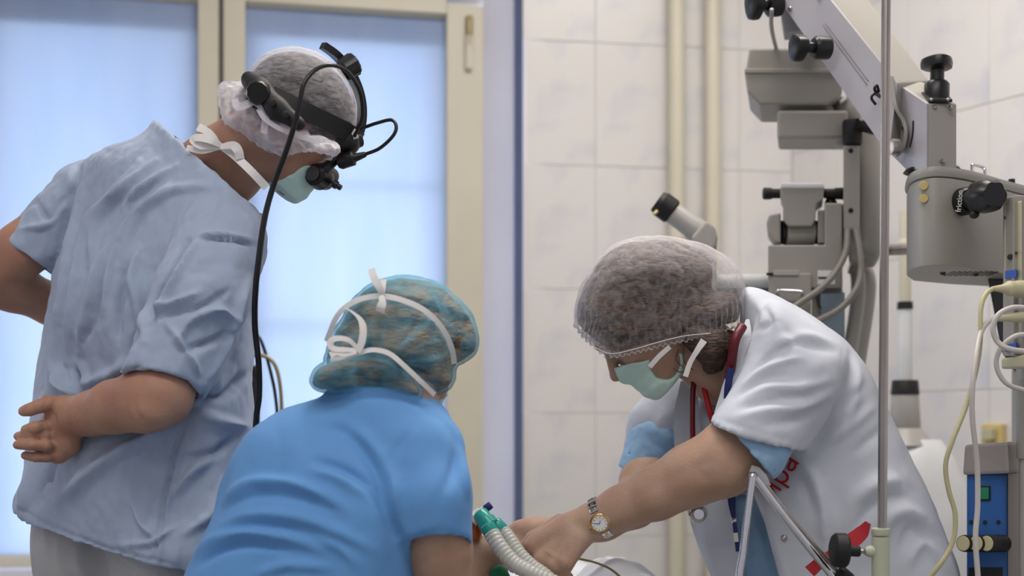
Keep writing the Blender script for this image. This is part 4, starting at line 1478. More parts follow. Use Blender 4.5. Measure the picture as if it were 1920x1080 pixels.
    V = crumple(V, Q, 0.003, 26, (1, 1, 1), 31, 2)
    soft('hair', V, Q, M['hair_blond'], blue)
    F = capfield(0.0, 0.0036)
    V, Q = F.mesh(4)
    L = [
        ([(852, 690), (856, 660), (868, 630), (882, 600)], 8, -0.008),
        ([(858, 650), (872, 660), (890, 655)], 5, -0.006), ([(856, 632), (868, 622), (880, 615)], 5, 0.005),
        ([(620, 672), (650, 662), (690, 657), (735, 663), (770, 695), (800, 735)], 5, -0.006),
        ([(740, 660), (780, 636), (812, 600), (818, 570)], 5, 0.008), ([(748, 664), (790, 650), (830, 640)], 5, 0.006), ([(742, 650), (770, 620), (790, 590)], 4, -0.005),
        ([(690, 655), (696, 630), (702, 600)], 4, 0.005), ([(722, 655), (724, 630), (730, 600)], 4, 0.005), ([(708, 655), (711, 620)], 4, -0.005),
        ([(756, 690), (790, 712), (820, 738)], 6, 0.008), ([(770, 690), (810, 705), (840, 700)], 6, -0.005), ([(765, 680), (810, 676), (848, 660)], 5, 0.005),
        ([(640, 575), (690, 556), (740, 556), (790, 574), (826, 610), (850, 655), (856, 690)], 5, -0.005),
        ([(850, 690), (838, 715), (820, 738)], 6, 0.005),
    ]
    V = folds(V, Q, [(p, w, h * 1.7) for p, w, h in L])
    V = crumple(V, Q, 0.0026, 30, (1, 1, 0.8), 17, 2)
    soft('cap', V, Q, M['cap_blue'], blue)
    V, Q = H.mask(vox=0.004)
    soft('mask', V, Q, M['mask'], blue)
    tp = M['tape']
    def tape(pts, w, n=(0, -1, 0.2), name='mask_tie'):
        return put(name, ribbon([W(*p) for p in pts], [n] * len(pts), w, 0.0009, name), tp, blue)
    tape([(612, 640, 1.975), (634, 590, 1.945), (668, 564, 1.925), (710, 555, 1.912), (752, 562, 1.912), (796, 582, 1.918), (828, 614, 1.935), (846, 650, 1.955), (852, 682, 1.975)], 0.0085)
    tape([(716, 556, 1.906), (712, 540, 1.90), (702, 522, 1.90), (696, 504, 1.905)], [0.007, 0.012, 0.011])
    tape([(716, 556, 1.906), (718, 540, 1.905), (719, 524, 1.91)], [0.006, 0.008, 0.009])
    tape([(715, 554, 1.904), (717, 566, 1.90), (714, 576, 1.90), (712, 585, 1.905)], [0.007, 0.013, 0.014])
    tape([(620, 676, 1.935), (650, 668, 1.905), (672, 662, 1.895), (700, 656, 1.893), (730, 663, 1.892), (756, 684, 1.892), (790, 716, 1.905), (815, 740, 1.93)], 0.0075)
    tape([(670, 660, 1.89), (678, 642, 1.888), (681, 618, 1.888), (676, 600, 1.89), (662, 586, 1.892), (646, 577, 1.895)], [0.010, 0.011, 0.010, 0.004, 0.001])
    tape([(668, 656, 1.89), (650, 656, 1.885), (626, 654, 1.885), (619, 644, 1.885), (628, 635, 1.885), (652, 637, 1.885), (670, 652, 1.89)], [0.006, 0.008, 0.010, 0.008, 0.006])
    tape([(668, 660, 1.888), (648, 664, 1.885), (632, 661, 1.885), (619, 666, 1.885)], [0.006, 0.008, 0.010])


build_blue()

# the stool she sits on (below the frame)
stool = empty('stool', (-0.31, 2.03, 0))
tag(stool, 'low round stool under the person in bright blue scrubs', 'stool')
put('seat', lathe((-0.31, 2.03, 0.44), (-0.31, 2.03, 0.485), [(0, 0.15), (0.3, 0.17), (0.8, 0.17), (1, 0.15)], 28, 'seat'), M['blackmatte'], stool)
put('post', cyl((-0.31, 2.03, 0.08), (-0.31, 2.03, 0.44), 0.02, 16, 'post'), M['steel'], stool)
for j in range(5):
    a = 2 * math.pi * j / 5 + 0.3
    put('leg', tube([(-0.31, 2.03, 0.10), (-0.31 + 0.12 * math.cos(a), 2.03 + 0.12 * math.sin(a), 0.08), (-0.31 + 0.22 * math.cos(a), 2.03 + 0.22 * math.sin(a), 0.014)], 0.014, n=8), M['steel'], stool)


# ------------------------------------------------------------------ person 3: bending woman in a white coat
doc = empty('person', (0.55, 2.38, 0))
tag(doc, 'bending person in a white coat, white bouffant cap and green mask, arms reaching down', 'person', 'surgical team')


def build_doc():
    H = Head(W(1188, 574, 2.27), (-0.64, -0.06, -0.76), (-0.76, -0.08, 0.63), 1.03)
    F = Field(H.c - 0.27, H.c + 0.25, 0.0032)
    H.face(F)
    F.limb([(W(1420, 720, 2.32), 0.070), (W(1350, 690, 2.30), 0.058), (H.p(-0.035, 0, -0.06), 0.054)], 0.03)
    parts = [F.mesh(2)]
    # near arm, watch wrist, closed hand
    F = Field(*bounds([W(930, 940, 2.1), W(1480, 1100, 2.3), W(1430, 740, 2.1)], 0.05), 0.003)
    F.limb([(W(1450, 760, 2.17), 0.058), (W(1392, 832, 2.14), 0.056), (W(1350, 868, 2.13), 0.0545), (W(1295, 892, 2.14), 0.050), (W(1230, 925, 2.155), 0.0425), (W(1165, 952, 2.17), 0.0345), (W(1110, 978, 2.18), 0.031)], 0.02)
    F.ell(W(1362, 888, 2.115), (0.030, 0.028, 0.022), k=0.03)
    F.limb([(W(1110, 978, 2.18), 0.030), (W(1078, 998, 2.185), 0.030)], 0.012)
    kn = [(W(1000, 1026, 2.20), 0.0175), (W(1018, 1052, 2.18), 0.0175), (W(1042, 1062, 2.165), 0.0165), (W(1062, 1054, 2.155), 0.0145)]
    for (p, r), (bx, by, bd) in zip(kn, ((1072, 984, 2.20), (1076, 994, 2.185), (1080, 1004, 2.175), (1086, 1012, 2.165))):
        F.cone(W(bx, by, bd), p, 0.019, r, 0.012)
    F.cone(W(1074, 985, 2.19), W(1010, 1012, 2.205), 0.022, 0.015, 0.014)
    tips = [((978, 1056, 2.225), (992, 1082, 2.24)), ((1000, 1086, 2.20), (1024, 1098, 2.22)), ((1030, 1092, 2.18), (1050, 1096, 2.205)), ((1056, 1080, 2.165), (1066, 1082, 2.19))]
    for (p, r), (a, b) in zip(kn, tips):
        fingers(F, [p, W(*a), W(*b)], [r * 0.85, 0.0105, 0.009], 0.006)
    F.limb([(W(1050, 980, 2.22), 0.016), (W(1000, 1010, 2.235), 0.0125), (W(972, 1040, 2.24), 0.0105), (W(962, 1066, 2.24), 0.0085)], 0.008)
    V, Q = F.mesh(2)
    V = folds(V, Q, [([(1030, 1010), (1012, 1040)], 5, -0.0012), ([(1050, 1020), (1036, 1050)], 4, -0.0012), ([(1064, 1026), (1056, 1050)], 4, -0.0010), ([(1020, 1030), (1044, 1046)], 4, 0.0010),
                     ([(1100, 955), (1092, 985), (1092, 1010)], 6, -0.0016), ([(1335, 860), (1310, 880), (1330, 905)], 10, -0.0022), ([(1290, 880), (1240, 905), (1190, 935)], 12, -0.0016)])
    parts.append((V, Q))
    # far arm and hand
    F = Field(*bounds([W(920, 930, 2.3), W(1330, 1100, 2.6), W(1330, 780, 2.6), W(960, 1090, 2.28)], 0.03), 0.0034)
    F.limb([(W(1255, 770, 2.52), 0.046), (W(1205, 900, 2.44), 0.040), (W(1190, 948, 2.40), 0.039), (W(1130, 975, 2.38), 0.036), (W(1066, 996, 2.36), 0.029), (W(1030, 1000, 2.35), 0.026)], 0.02)
    F.limb([(W(1030, 1000, 2.35), 0.025), (W(1000, 1000, 2.345), 0.024), (W(976, 1012, 2.34), 0.020)], 0.014)
    F.cone(W(1010, 990, 2.35), W(975, 992, 2.345), 0.020, 0.017, 0.012)
    for j, (x, y, dd) in enumerate(((962, 986, 2.35), (956, 1000, 2.34), (956, 1014, 2.33), (962, 1026, 2.325))):
        fingers(F, [W(x + 14, y + 2, dd), W(x - 8, y + 12, dd - 0.005), W(x - 14, y + 36, dd)], [0.0125, 0.0105, 0.0085], 0.004)
    F.limb([(W(1000, 1012, 2.325), 0.014), (W(974, 1040, 2.315), 0.0105), (W(958, 1056, 2.315), 0.008)], 0.006)
    parts.append(F.mesh(2))
    # trunk and legs under the clothes
    F = Field((0.22, 2.15, 0.02), (0.88, 2.66, 1.25), 0.010)
    F.limb([(W(1410, 715, 2.33), 0.07), (W(1450, 760, 2.36), 0.10), (W(1540, 900, 2.40), 0.11), (W(1580, 1020, 2.40), 0.12)], 0.03)
    for x, y in ((0.52, 2.46), (0.66, 2.34)):
        F.limb([(np.array([x, y, 0.76]), 0.08), (np.array([x, y, 0.45]), 0.055), (np.array([x, y, 0.11]), 0.04), (np.array([x - 0.08, y - 0.01, 0.05]), 0.033)], 0.02)
    parts.append(F.mesh(1))
    V, Q = join_vq(parts)
    soft('body', V, Q, M['skin_pale'], doc)
    H.eyes(doc)

    # ---- coat
    P = Poly([(1392, 545), (1412, 540), (1460, 556), (1520, 590), (1572, 626), (1606, 660), (1634, 702), (1672, 780), (1712, 862), (1750, 940), (1780, 1020), (1800, 1085), (1800, 1200), (1786, 1330), (1700, 1350), (1540, 1350), (1440, 1320),
              (1372, 1180), (1332, 1080), (1308, 1020), (1290, 965), (1284, 900), (1284, 830), (1292, 770), (1316, 735), (1352, 720), (1366, 690), (1382, 640), (1388, 590)], margin=120)
    F = Field(*bounds([W(1150, 520, 2.3), W(1850, 1360, 2.4), W(1700, 900, 2.02), W(1180, 880, 2.66), W(1840, 1200, 2.62)], 0.03), 0.0052)
    F.inflate(P, 105, [(1440, 580, 2.27, 0.09), (1560, 680, 2.30, 0.15), (1330, 800, 2.42, 0.09), (1420, 760, 2.32, 0.14), (1640, 850, 2.36, 0.19), (1340, 1000, 2.36, 0.10), (1460, 1000, 2.32, 0.14), (1700, 1050, 2.38, 0.20), (1560, 950, 2.34, 0.19), (1600, 1250, 2.38, 0.20)])
    # near sleeve
    S = Poly([(1440, 566), (1500, 586), (1552, 622), (1590, 672), (1584, 730), (1550, 790), (1512, 850), (1496, 905), (1400, 880), (1312, 850), (1326, 800), (1352, 760), (1376, 716), (1400, 650)])
    G = F.twin()
    G.inflate(S, 78, [(1480, 640, 2.19, 0.10), (1400, 830, 2.12, 0.085), (1540, 740, 2.17, 0.10)], 0.0)
    a, b = W(1329, 793, 2.10), W(1498, 846, 2.10)
    n = np.cross(b - a, unit([0.05, 1, 0.15]))
    if n[2] > 0: n = -n
    G.plane(a, n)
    G.cone(W(1424, 800, 2.125), W(1396, 872, 2.105), 0.064, 0.064, 0.004, cut=True)
    F.merge(G, 0.020)
    # far sleeve
    G = F.twin()
    G.limb([(W(1290, 735, 2.50), 0.060), (W(1238, 800, 2.50), 0.060), (W(1210, 880, 2.47), 0.052)], 0.02)
    fa = unit(W(1210, 870, 2.47) - W(1245, 780, 2.50))
    G.plane(W(1216, 858, 2.475), fa)
    G.cone(W(1222, 845, 2.475), W(1206, 900, 2.465), 0.047, 0.047, 0.003, cut=True)
    F.merge(G, 0.02)
    # open front: the shirt shows between the two panels
    G = Poly([(1386, 880), (1414, 932), (1440, 1000), (1462, 1085), (1500, 1250), (1420, 1250), (1392, 1085), (1384, 1030), (1372, 950), (1366, 890)], smooth=3)
    F.prism_cut(G, 1.9, 2.30)
    # neckline
    F.cone(W(1440, 742, 2.31), W(1330, 690, 2.27), 0.070, 0.092, 0.010, cut=True)
    F.plane((0, 0, 0.60), (0, 0, -1), hollow=(0.06, 0.012))
    V, Q = F.mesh(4)
    L = [
        ([(1384, 738), (1420, 700), (1470, 678), (1500, 672)], 7, 0.008),
        ([(1390, 752), (1440, 728), (1500, 726), (1560, 712)], 8, 0.008),
        ([(1380, 746), (1424, 714), (1480, 702)], 6, -0.007),
        ([(1376, 784), (1440, 770), (1510, 762), (1566, 730)], 9, 0.008),
        ([(1390, 768), (1450, 750), (1520, 746)], 7, -0.007),
        ([(1420, 800), (1490, 788), (1545, 756)], 8, -0.006),
        ([(1400, 712), (1450, 664), (1500, 640)], 5, -0.007),
        ([(1460, 640), (1520, 632), (1570, 650)], 10, 0.007),
        ([(1470, 610), (1500, 640), (1580, 660)], 8, -0.005),
        ([(1420, 560), (1430, 600), (1412, 640), (1402, 670)], 6, 0.006),
        ([(1432, 575), (1446, 602), (1420, 622)], 5, -0.005),
        ([(1596, 650), (1590, 710), (1560, 790), (1520, 850)], 9, -0.014),
        ([(1610, 670), (1602, 740), (1572, 820)], 10, 0.008),
        ([(1620, 720), (1560, 780)], 8, -0.006), ([(1640, 760), (1580, 810), (1540, 830)], 9, 0.007), ([(1660, 800), (1600, 850)], 9, -0.006),
        ([(1492, 862), (1522, 890), (1538, 930), (1546, 990), (1550, 1070)], 9, 0.013),
        ([(1476, 880), (1506, 910), (1520, 960)], 10, -0.009),
        ([(1560, 900), (1580, 960), (1590, 1060)], 14, -0.007),
        ([(1690, 900), (1640, 910), (1600, 940)], 14, 0.012), ([(1700, 930), (1650, 940), (1610, 985)], 10, -0.011),
        ([(1740, 980), (1700, 960), (1660, 975), (1640, 1040)], 14, 0.012), ([(1750, 1010), (1712, 990), (1690, 1030)], 10, -0.010),
        ([(1770, 1060), (1730, 1020), (1700, 1060)], 10, 0.008),
        ([(1300, 740), (1310, 800), (1305, 870)], 10, 0.006), ([(1286, 760), (1262, 800), (1260, 850)], 8, -0.007),
        ([(1240, 770), (1230, 810), (1215, 840)], 6, 0.005), ([(1192, 846), (1216, 852), (1250, 856)], 3, -0.003),
        ([(1304, 980), (1330, 1040), (1345, 1080)], 8, 0.005),
        ([(1408, 905), (1440, 970), (1466, 1060), (1476, 1085)], 7, 0.004),
        ([(1334, 782), (1400, 804), (1460, 820), (1500, 832)], 3.5, -0.0028),
        ([(1586, 624), (1578, 680), (1590, 740)], 3.5, -0.0025),
    ]
    V = folds(V, Q, L)
    V = crumple(V, Q, 0.0034, 8, (1, 1, 1), 41, 2)
    V = laplace(V, Q, 0.5)
    soft('coat', V, Q, M['coat'], doc)
    CV = V
    # collar band lying round the neck
    put('coat_collar', ribbon([W(1402, 600, 2.20), W(1398, 630, 2.178), W(1384, 676, 2.17), W(1366, 730, 2.175), W(1346, 775, 2.165)],
                              [(-0.5, -0.8, 0.1)] * 5, [0.006, 0.020, 0.026, 0.024, 0.012], 0.004, 'coat_collar'), M['coat'], doc)
    put('coat_lapel', ribbon([W(1292, 716, 2.345), W(1288, 770, 2.335), W(1290, 830, 2.33), W(1296, 900, 2.32)], [(-0.1, -1, 0.1)] * 4, [0.03, 0.045, 0.05, 0.04], 0.004, 'coat_lapel'), M['coat'], doc)
    for x, y in ((1470, 1009), (1393, 893)):
        dd = surf(CV, x, y)
        put('button', lathe(W(x, y, dd + 0.01), W(x, y, dd - 0.002), [(0, 0.0045), (0.7, 0.006), (0.9, 0.0055), (1, 0.004)], 14, 'button'), M['steel'], doc)
    # embroidered name, half hidden by a fold and the chrome rod
    p0, p1, p2 = (W(x, y, surf(CV, x, y, 9) - 0.001) for x, y in ((1446, 920), (1480, 868), (1452, 884)))
    tm = text_mesh('ира', 0.046, (p0 + p1) / 2 - np.array([0, 0.001, 0]), p1 - p0, p2 - (p0 + p1) / 2, 0.0016)
    put('embroidery', tm, M['red'], doc)
    # shirt under the coat: front and both cuffs
    F = Field(*bounds([W(1290, 760, 2.2), W(1540, 1260, 2.2), W(1400, 900, 2.5)], 0.02), 0.006)
    SP = Poly([(1330, 760), (1420, 760), (1500, 880), (1530, 1060), (1540, 1250), (1400, 1250), (1350, 1080), (1320, 940)])
    F.inflate(SP, 70, [(1400, 850, 2.40, 0.09), (1430, 1050, 2.36, 0.09)])
    V, Q = F.mesh(2)
    V = folds(V, Q, [([(1405, 950), (1420, 1000), (1440, 1070)], 7, 0.006), ([(1392, 960), (1402, 1010), (1415, 1080)], 6, -0.006), ([(1400, 1035), (1440, 1030)], 4, -0.005)])
    V = crumple(V, Q, 0.004, 14, (1, 1, 0.6), 4)
    soft('shirt', V, Q, M['undershirt'], doc)
    for nodes, pl, cut, rad in (
            ([(W(1450, 770, 2.14), 0.064), (W(1405, 842, 2.118), 0.062), (W(1370, 890, 2.11), 0.060)], (W(1395, 838, 2.115), W(1406, 868, 2.09), W(1346, 800, 2.11)), None, 0.12),
            ([(W(1226, 825, 2.475), 0.050), (W(1196, 905, 2.455), 0.046)], (W(1204, 885, 2.46), W(1228, 893, 2.46), W(1178, 882, 2.46)), None, 0.10)):
        F = Field(*bounds([q[0] for q in nodes], 0.09), 0.0042)
        F.limb(nodes, 0.01)
        e = pl[1] - pl[2]
        n = unit(np.cross(e, unit([0.05, 1, 0.1])))
        if n[2] > 0: n = -n
        F.plane(pl[0], n, hollow=(0.06, 0.007))
        V, Q = F.mesh(2)
        V = crumple(V, Q, 0.002, 22, (1, 1, 1), 6, 2)
        soft('shirt_cuff', V, Q, M['undershirt'], doc)
    # trousers and clogs (below the frame)
    F = Field((0.34, 2.14, 0.04), (0.90, 2.64, 0.86), 0.010)
    for x, y in ((0.52, 2.46), (0.66, 2.34)):
        F.limb([(np.array([x, y, 0.80]), 0.085), (np.array([x, y, 0.45]), 0.08), (np.array([x, y, 0.08]), 0.075)], 0.03)
    F.plane((0, 0, 0.09), (0, 0, -1))
    V, Q = F.mesh(2)
    soft('trousers', crumple(V, Q, 0.004, 12, (1, 1, 0.6), 2), Q, M['undershirt'], doc)
    for x, y in ((0.52, 2.46), (0.66, 2.34)):
        b = np.array([x, y, 0])
        F = Field(b + (-0.24, -0.09, 0), b + (0.09, 0.09, 0.13), 0.008)
        F.limb([(b + (0, 0, 0.045), 0.044), (b + (-0.09, 0, 0.042), 0.046), (b + (-0.16, 0, 0.036), 0.034)], 0.02)
        F.plane(b + (0, 0, 0.004), (0, 0, -1))
        soft('clog', *F.mesh(2), M['shoe'], doc)

    # ---- hair, bouffant cap, mask
    cap = Poly([(1078, 607), (1077, 577), (1092, 530), (1119, 487), (1153, 457), (1200, 444), (1250, 442), (1297, 451), (1337, 465), (1371, 487), (1393, 517), (1399, 550), (1398, 610), (1380, 670), (1333, 700), (1283, 720), (1233, 740), (1184, 756), (1150, 760), (1090, 720), (1060, 660)])
    hair = Poly([(1084, 604), (1084, 575), (1098, 531), (1124, 491), (1157, 463), (1202, 453), (1250, 451), (1292, 462), (1322, 480), (1336, 500), (1334, 540), (1352, 548), (1378, 540), (1388, 566), (1382, 604), (1362, 624), (1320, 640), (1270, 650), (1220, 660), (1175, 668), (1128, 662), (1094, 632)])
    F = Field(*bounds([W(1060, 430, 2.1), W(1415, 690, 2.45)], 0.02), 0.0042)
    F.inflate(hair, 62, [(1220, 550, 2.27, 0.109), (1350, 570, 2.27, 0.075)])
    for (xa, ya), (xb, yb) in (((1076, 600), (1144, 660)), ((1144, 660), (1390, 600))):
        pa, pb = W(xa, ya, 2.27), W(xb, yb, 2.27)
        n = np.cross(pb - pa, (0, 1, 0.05)); n = -n if n[2] > 0 else n
        F.plane(pa, n)
    V, Q = F.mesh(3)
    soft('hair', crumple(V, Q, 0.003, 30, (1, 1, 1), 3, 2), Q, M['hair_brown'], doc)
    F = Field(*bounds([W(1060, 430, 2.1), W(1415, 690, 2.45)], 0.02), 0.0036)
    F.inflate(cap, 80, [(1220, 550, 2.27, 0.116), (1350, 560, 2.27, 0.09)])
    for (xa, ya), (xb, yb) in (((1076, 612), (1144, 671)), ((1144, 671), (1390, 612))):
        pa, pb = W(xa, ya, 2.27), W(xb, yb, 2.27)
        n = np.cross(pb - pa, (0, 1, 0.05)); n = -n if n[2] > 0 else n
        F.plane(pa, n)
    V, Q = F.mesh(3)
    edge = [(1085, 618), (1112, 650), (1144, 663), (1184, 656), (1233, 642), (1283, 630), (1333, 625), (1375, 608)]
    V = folds(V, Q, [(edge, 4, -0.005)])
    px = 960 + V[:, 0] / V[:, 1] * FOC; py = HY - (V[:, 2] - CZ) / V[:, 1] * FOC
    C = catmull(edge, 10); s = np.concatenate([[0], np.cumsum(np.linalg.norm(np.diff(C, axis=0), axis=1))])
    d = np.full(len(V), 1e9); ss = np.zeros(len(V))
    for k in range(len(C)):
        dd = np.hypot(px - C[k, 0], py - C[k, 1]); u = dd < d; d[u] = dd[u]; ss[u] = s[k] + (px[u] - C[k, 0])
    V = V + normals(V, Q) * (0.0028 * np.sin(ss * 2 * math.pi / 11 + 2.5 * perlin(V * 30, 3)) * np.exp(-(d / 34) ** 2))[:, None]
    V = crumple(V, Q, 0.0025, 22, (1, 1, 1), 13, 2)
    soft('cap', V, Q, M['cap_coat'], doc)
    put('cap_elastic', tube_px(on(V, edge[1:-1], 0.0004, 9), 0.0007, n=6), M['tape'], doc)
    KV = V
    # hair below the cap, over the ear and nape
    F = Field(*bounds([W(1270, 610, 2.12), W(1400, 720, 2.36)], 0.02), 0.0038)
    F.limb([(W(1300, 632, 2.205), 0.022), (W(1330, 650, 2.20), 0.026), (W(1336, 680, 2.215), 0.018), (W(1330, 692, 2.22), 0.008)], 0.012)
    F.limb([(W(1340, 640, 2.22), 0.028), (W(1362, 660, 2.25), 0.022)], 0.015)
    V, Q = F.mesh(2)
    soft('side_hair', crumple(V, Q, 0.003, 45, (1, 1, 1), 5), Q, M['hair_brown'], doc)
    for pts in ([(1272, 655, 2.195), (1268, 675, 2.19), (1280, 688, 2.188), (1290, 700, 2.19), (1282, 706, 2.19)], [(1282, 650, 2.195), (1284, 680, 2.188), (1300, 694, 2.19)], [(1262, 690, 2.19), (1276, 698, 2.188), (1292, 692, 2.19)]):
        put('hair_strand', tube_px(pts, 0.0009, n=5), M['hair_brown'], doc)
    V, Q = H.mask(-0.044, -0.75, 0.016, bite=(W(1256, 684, 2.19), (0.036, 0.070, 0.034)))
    soft('mask', V, Q, M['mask'], doc)
    def tape(pts, w, n=(0, -1, 0.2), name='mask_tie'):
        return put(name, ribbon([W(*p) for p in pts], [n] * len(pts), w, 0.0009, name), M['tape'], doc)
    tape([(1218, 688, 2.19), (1236, 668, 2.182), (1256, 650, 2.178)], 0.0085)
    tape([(1285, 706, 2.185), (1294, 680, 2.178), (1308, 656, 2.168), (1320, 638, 2.165)], [0.009, 0.0085, 0.012])
    return H


doc_head = build_doc()

# wrist watch
watch = empty('wrist_watch', W(1121, 975, 2.16))
tag(watch, 'steel and gold wrist watch with a white dial on the bare reaching forearm', 'watch')
wa = unit(W(1110, 978, 2.18) - W(1165, 952, 2.17))
wc = W(1126, 970, 2.177)
wu, wv, _ = frame_of(wa)
wf = unit(W(1124, 984, 2.13) - wc); wf = unit(wf - wa * np.dot(wf, wa)); ws = np.cross(wa, wf)
RW = 0.0335
NL = 22
for k in range(NL):
    a = 2 * math.pi * (k + 0.5) / NL
    if abs(((a + math.pi) % (2 * math.pi)) - math.pi) < 0.48: continue
    c = wc + (wf * math.cos(a) + ws * math.sin(a)) * (RW + 0.0012)
    n = wf * math.cos(a) + ws * math.sin(a); t = np.cross(wa, n)
    hw, hl, th = 0.0075, 0.0041, 0.0016
    fr = [c - wa * hw - t * hl, c + wa * hw - t * hl, c + wa * hw + t * hl, c - wa * hw + t * hl]
    link = put('bracelet_link', hexa([p + n * th for p in fr], [p - n * th for p in fr], 'bracelet_link', 0.0009, 1), M['chrome'], watch)
    fr = [c - wa * hw * .35 - t * hl * .7, c + wa * hw * .35 - t * hl * .7, c + wa * hw * .35 + t * hl * .7, c - wa * hw * .35 + t * hl * .7]
    put('centre_bar', hexa([p + n * (th + 0.0006) for p in fr], [p for p in fr], 'centre_bar', 0.0004, 1), M['gold'] if k % 2 else M['chrome'], link)
fc = wc + wf * RW
case = put('case', lathe(fc - wf * 0.002, fc + wf * 0.0065, [(0, 0.013), (0.3, 0.0168), (0.8, 0.0168), (1, 0.0142)], 32, 'case'), M['chrome'], watch)
put('bezel', lathe(fc + wf * 0.0045, fc + wf * 0.0075, [(0, 0.0160), (0.4, 0.0164), (1, 0.0133)], 32, 'bezel'), M['gold'], case)
put('dial', lathe(fc + wf * 0.0070, fc + wf * 0.0079, [(0, 0.0130), (1, 0.0130)], 32, 'dial'), M['dial'], case)
for k in range(12):
    a = 2 * math.pi * k / 12
    dd_ = wa * math.cos(a) + ws * math.sin(a); tt_ = np.cross(wf, dd_)
    p = fc + wf * 0.0080
    fr = [p + dd_ * 0.0096 - tt_ * 0.0004, p + dd_ * 0.0120 - tt_ * 0.0004, p + dd_ * 0.0120 + tt_ * 0.0004, p + dd_ * 0.0096 + tt_ * 0.0004]
    put('hour_mark', prism(fr, wf * 0.0003, 'hour_mark', 0), M['ink'], case)
for a, ln in ((2.2, 0.0065), (0.5, 0.009)):
    dd_ = wa * math.cos(a) + ws * math.sin(a); tt_ = np.cross(wf, dd_)
    p = fc + wf * 0.0084
    put('hand', prism([p - tt_ * 0.0005, p + dd_ * ln - tt_ * 0.0003, p + dd_ * ln + tt_ * 0.0003, p + tt_ * 0.0005], wf * 0.0003, 'hand', 0), M['ink'], case)
put('crown', cyl(fc + wf * 0.003 + wa * 0.0165, fc + wf * 0.003 + wa * 0.0198, 0.0022, 10, 'crown'), M['gold'], case)

# stethoscope round her neck
st = empty('stethoscope', W(1300, 840, 2.24))
tag(st, 'dark red stethoscope hung round the neck of the person in the white coat', 'stethoscope')
put('tubing', tube_px([(1392, 612, 2.165), (1378, 640, 2.15), (1370, 690, 2.17), (1362, 735, 2.20), (1350, 772, 2.215)], 0.0085, n=10), M['darkred'], st)
put('tubing', tube_px([(1318, 690, 2.32), (1302, 712, 2.275), (1298, 760, 2.262), (1299, 830, 2.262), (1303, 890, 2.265), (1312, 935, 2.262)], 0.0052, n=10), M['darkred'], st)
put('ear_tube', tube_px([(1312, 700, 2.285), (1322, 736, 2.26), (1332, 775, 2.25), (1346, 820, 2.26)], 0.0052, n=10), M['red'], st)
put('chest_piece', lathe(W(1306, 961, 2.262), W(1310, 964, 2.235), [(0, 0.012), (0.2, 0.0155), (0.7, 0.0162), (0.95, 0.0145), (1, 0.0125)], 28, 'chest_piece'), M['steel'], st)
put('diaphragm', lathe(W(1310, 964, 2.236), W(1310.5, 964.3, 2.2325), [(0, 0.0105), (1, 0.0090)], 28, 'diaphragm'), M['chrome'], st)
put('stem', cyl(W(1312, 938, 2.262), W(1308, 955, 2.255), 0.0045, 12, 'stem'), M['chrome'], st)

# lanyard with a navy ribbon
la = empty('lanyard', W(1374, 960, 2.17))
tag(la, 'navy blue lanyard ribbon hanging inside the open white coat', 'lanyard')
put('ribbon', ribbon([W(1371, 690, 2.152), W(1364, 738, 2.165), W(1367, 800, 2.20), W(1370, 880, 2.20), W(1372, 940, 2.195), W(1376, 974, 2.195)], [(-0.2, -1, 0)] * 6, [0.012, 0.012, 0.014, 0.016, 0.013, 0.006], 0.0014, 'ribbon'), M['navy'], la)
put('clasp', lathe(W(1372, 972, 2.193), W(1380, 978, 2.19), [(0, 0.004), (0.3, 0.006), (0.7, 0.006), (1, 0.003)], 12, 'clasp'), M['chrome'], la)
put('strap_end', ribbon([W(1376, 976, 2.193), W(1380, 1002, 2.193), W(1383, 1034, 2.195)], [(-0.2, -1, 0)] * 3, [0.006, 0.008, 0.006], 0.0014, 'strap_end'), M['navy'], la)
put('tag', ribbon([W(1379, 999, 2.191), W(1381, 1016, 2.191)], [(-0.2, -1, 0)] * 2, 0.0075, 0.0012, 'tag'), M['labelwhite'], la)


# ------------------------------------------------------------------ operating microscope on its swing arm
mic = empty('operating_microscope', W(1760, 420, 2.42))
tag(mic, 'grey operating microscope with binocular heads hanging from a sloping swing arm', 'microscope')
E, EL, BK = M['enamel'], M['enamel_light'], M['black']


def screw_at(x, y, d, r=0.0045, parent=mic, m=None, name='screw'):
    return put(name, lathe(W(x, y, d + 0.002), W(x, y, d - 0.003), [(0, r), (0.6, r), (1, r * 0.6)], 12, name), m or M['steel'], parent)


# sloping beam: a lavender-grey cheek towards the camera and a warm grey flank beyond it
def ray_on_plane(x, y, p, n):
    r = W(x, y, 1.0) - np.array([0, 0, CZ])
    return np.array([0, 0, CZ]) + r * (np.dot(p - np.array([0, 0, CZ]), n) / np.dot(r, n))


fL0, fL1, fU1 = W(1452, -14, 2.60), W(1668, 292, 2.37), W(1684, 156, 2.37)
fU0 = ray_on_plane(1540, -18, fL1, np.cross(fU1 - fL1, fL0 - fL1))
sh = W(1742, 151, 2.46) - fU1
sh0 = ray_on_plane(1616, -18, fU1, np.cross(sh, fU0 - fU1)) - fU0
ext = unit(fL0 - fL1) * 0.10
beam = put('beam', hexa([fL0 + ext, fU0 + ext, fU1, fL1], [fL0 + sh0 + ext, fU0 + sh0 + ext, fU1 + sh, fL1 + sh], 'beam', 0.004), E, mic)
nf = unit(np.cross(fU1 - fL1, fL0 - fL1)); nf = -nf if nf[1] > 0 else nf
put('cheek_plate', hexa([p + nf * 0.003 for p in (fL0 + ext, fU0 + ext, fU1, fL1)], [p + nf * 0.0002 for p in (fL0 + ext, fU0 + ext, fU1, fL1)], 'cheek_plate', 0.001), EL, mic)


def bp(u, v, lift=0.004):
    """Point on the cheek plate: u along the beam from its lower end, v across."""
    return (fL1 * (1 - u) + fL0 * u) * (1 - v) + (fU1 * (1 - u) + fU0 * u) * v + nf * lift


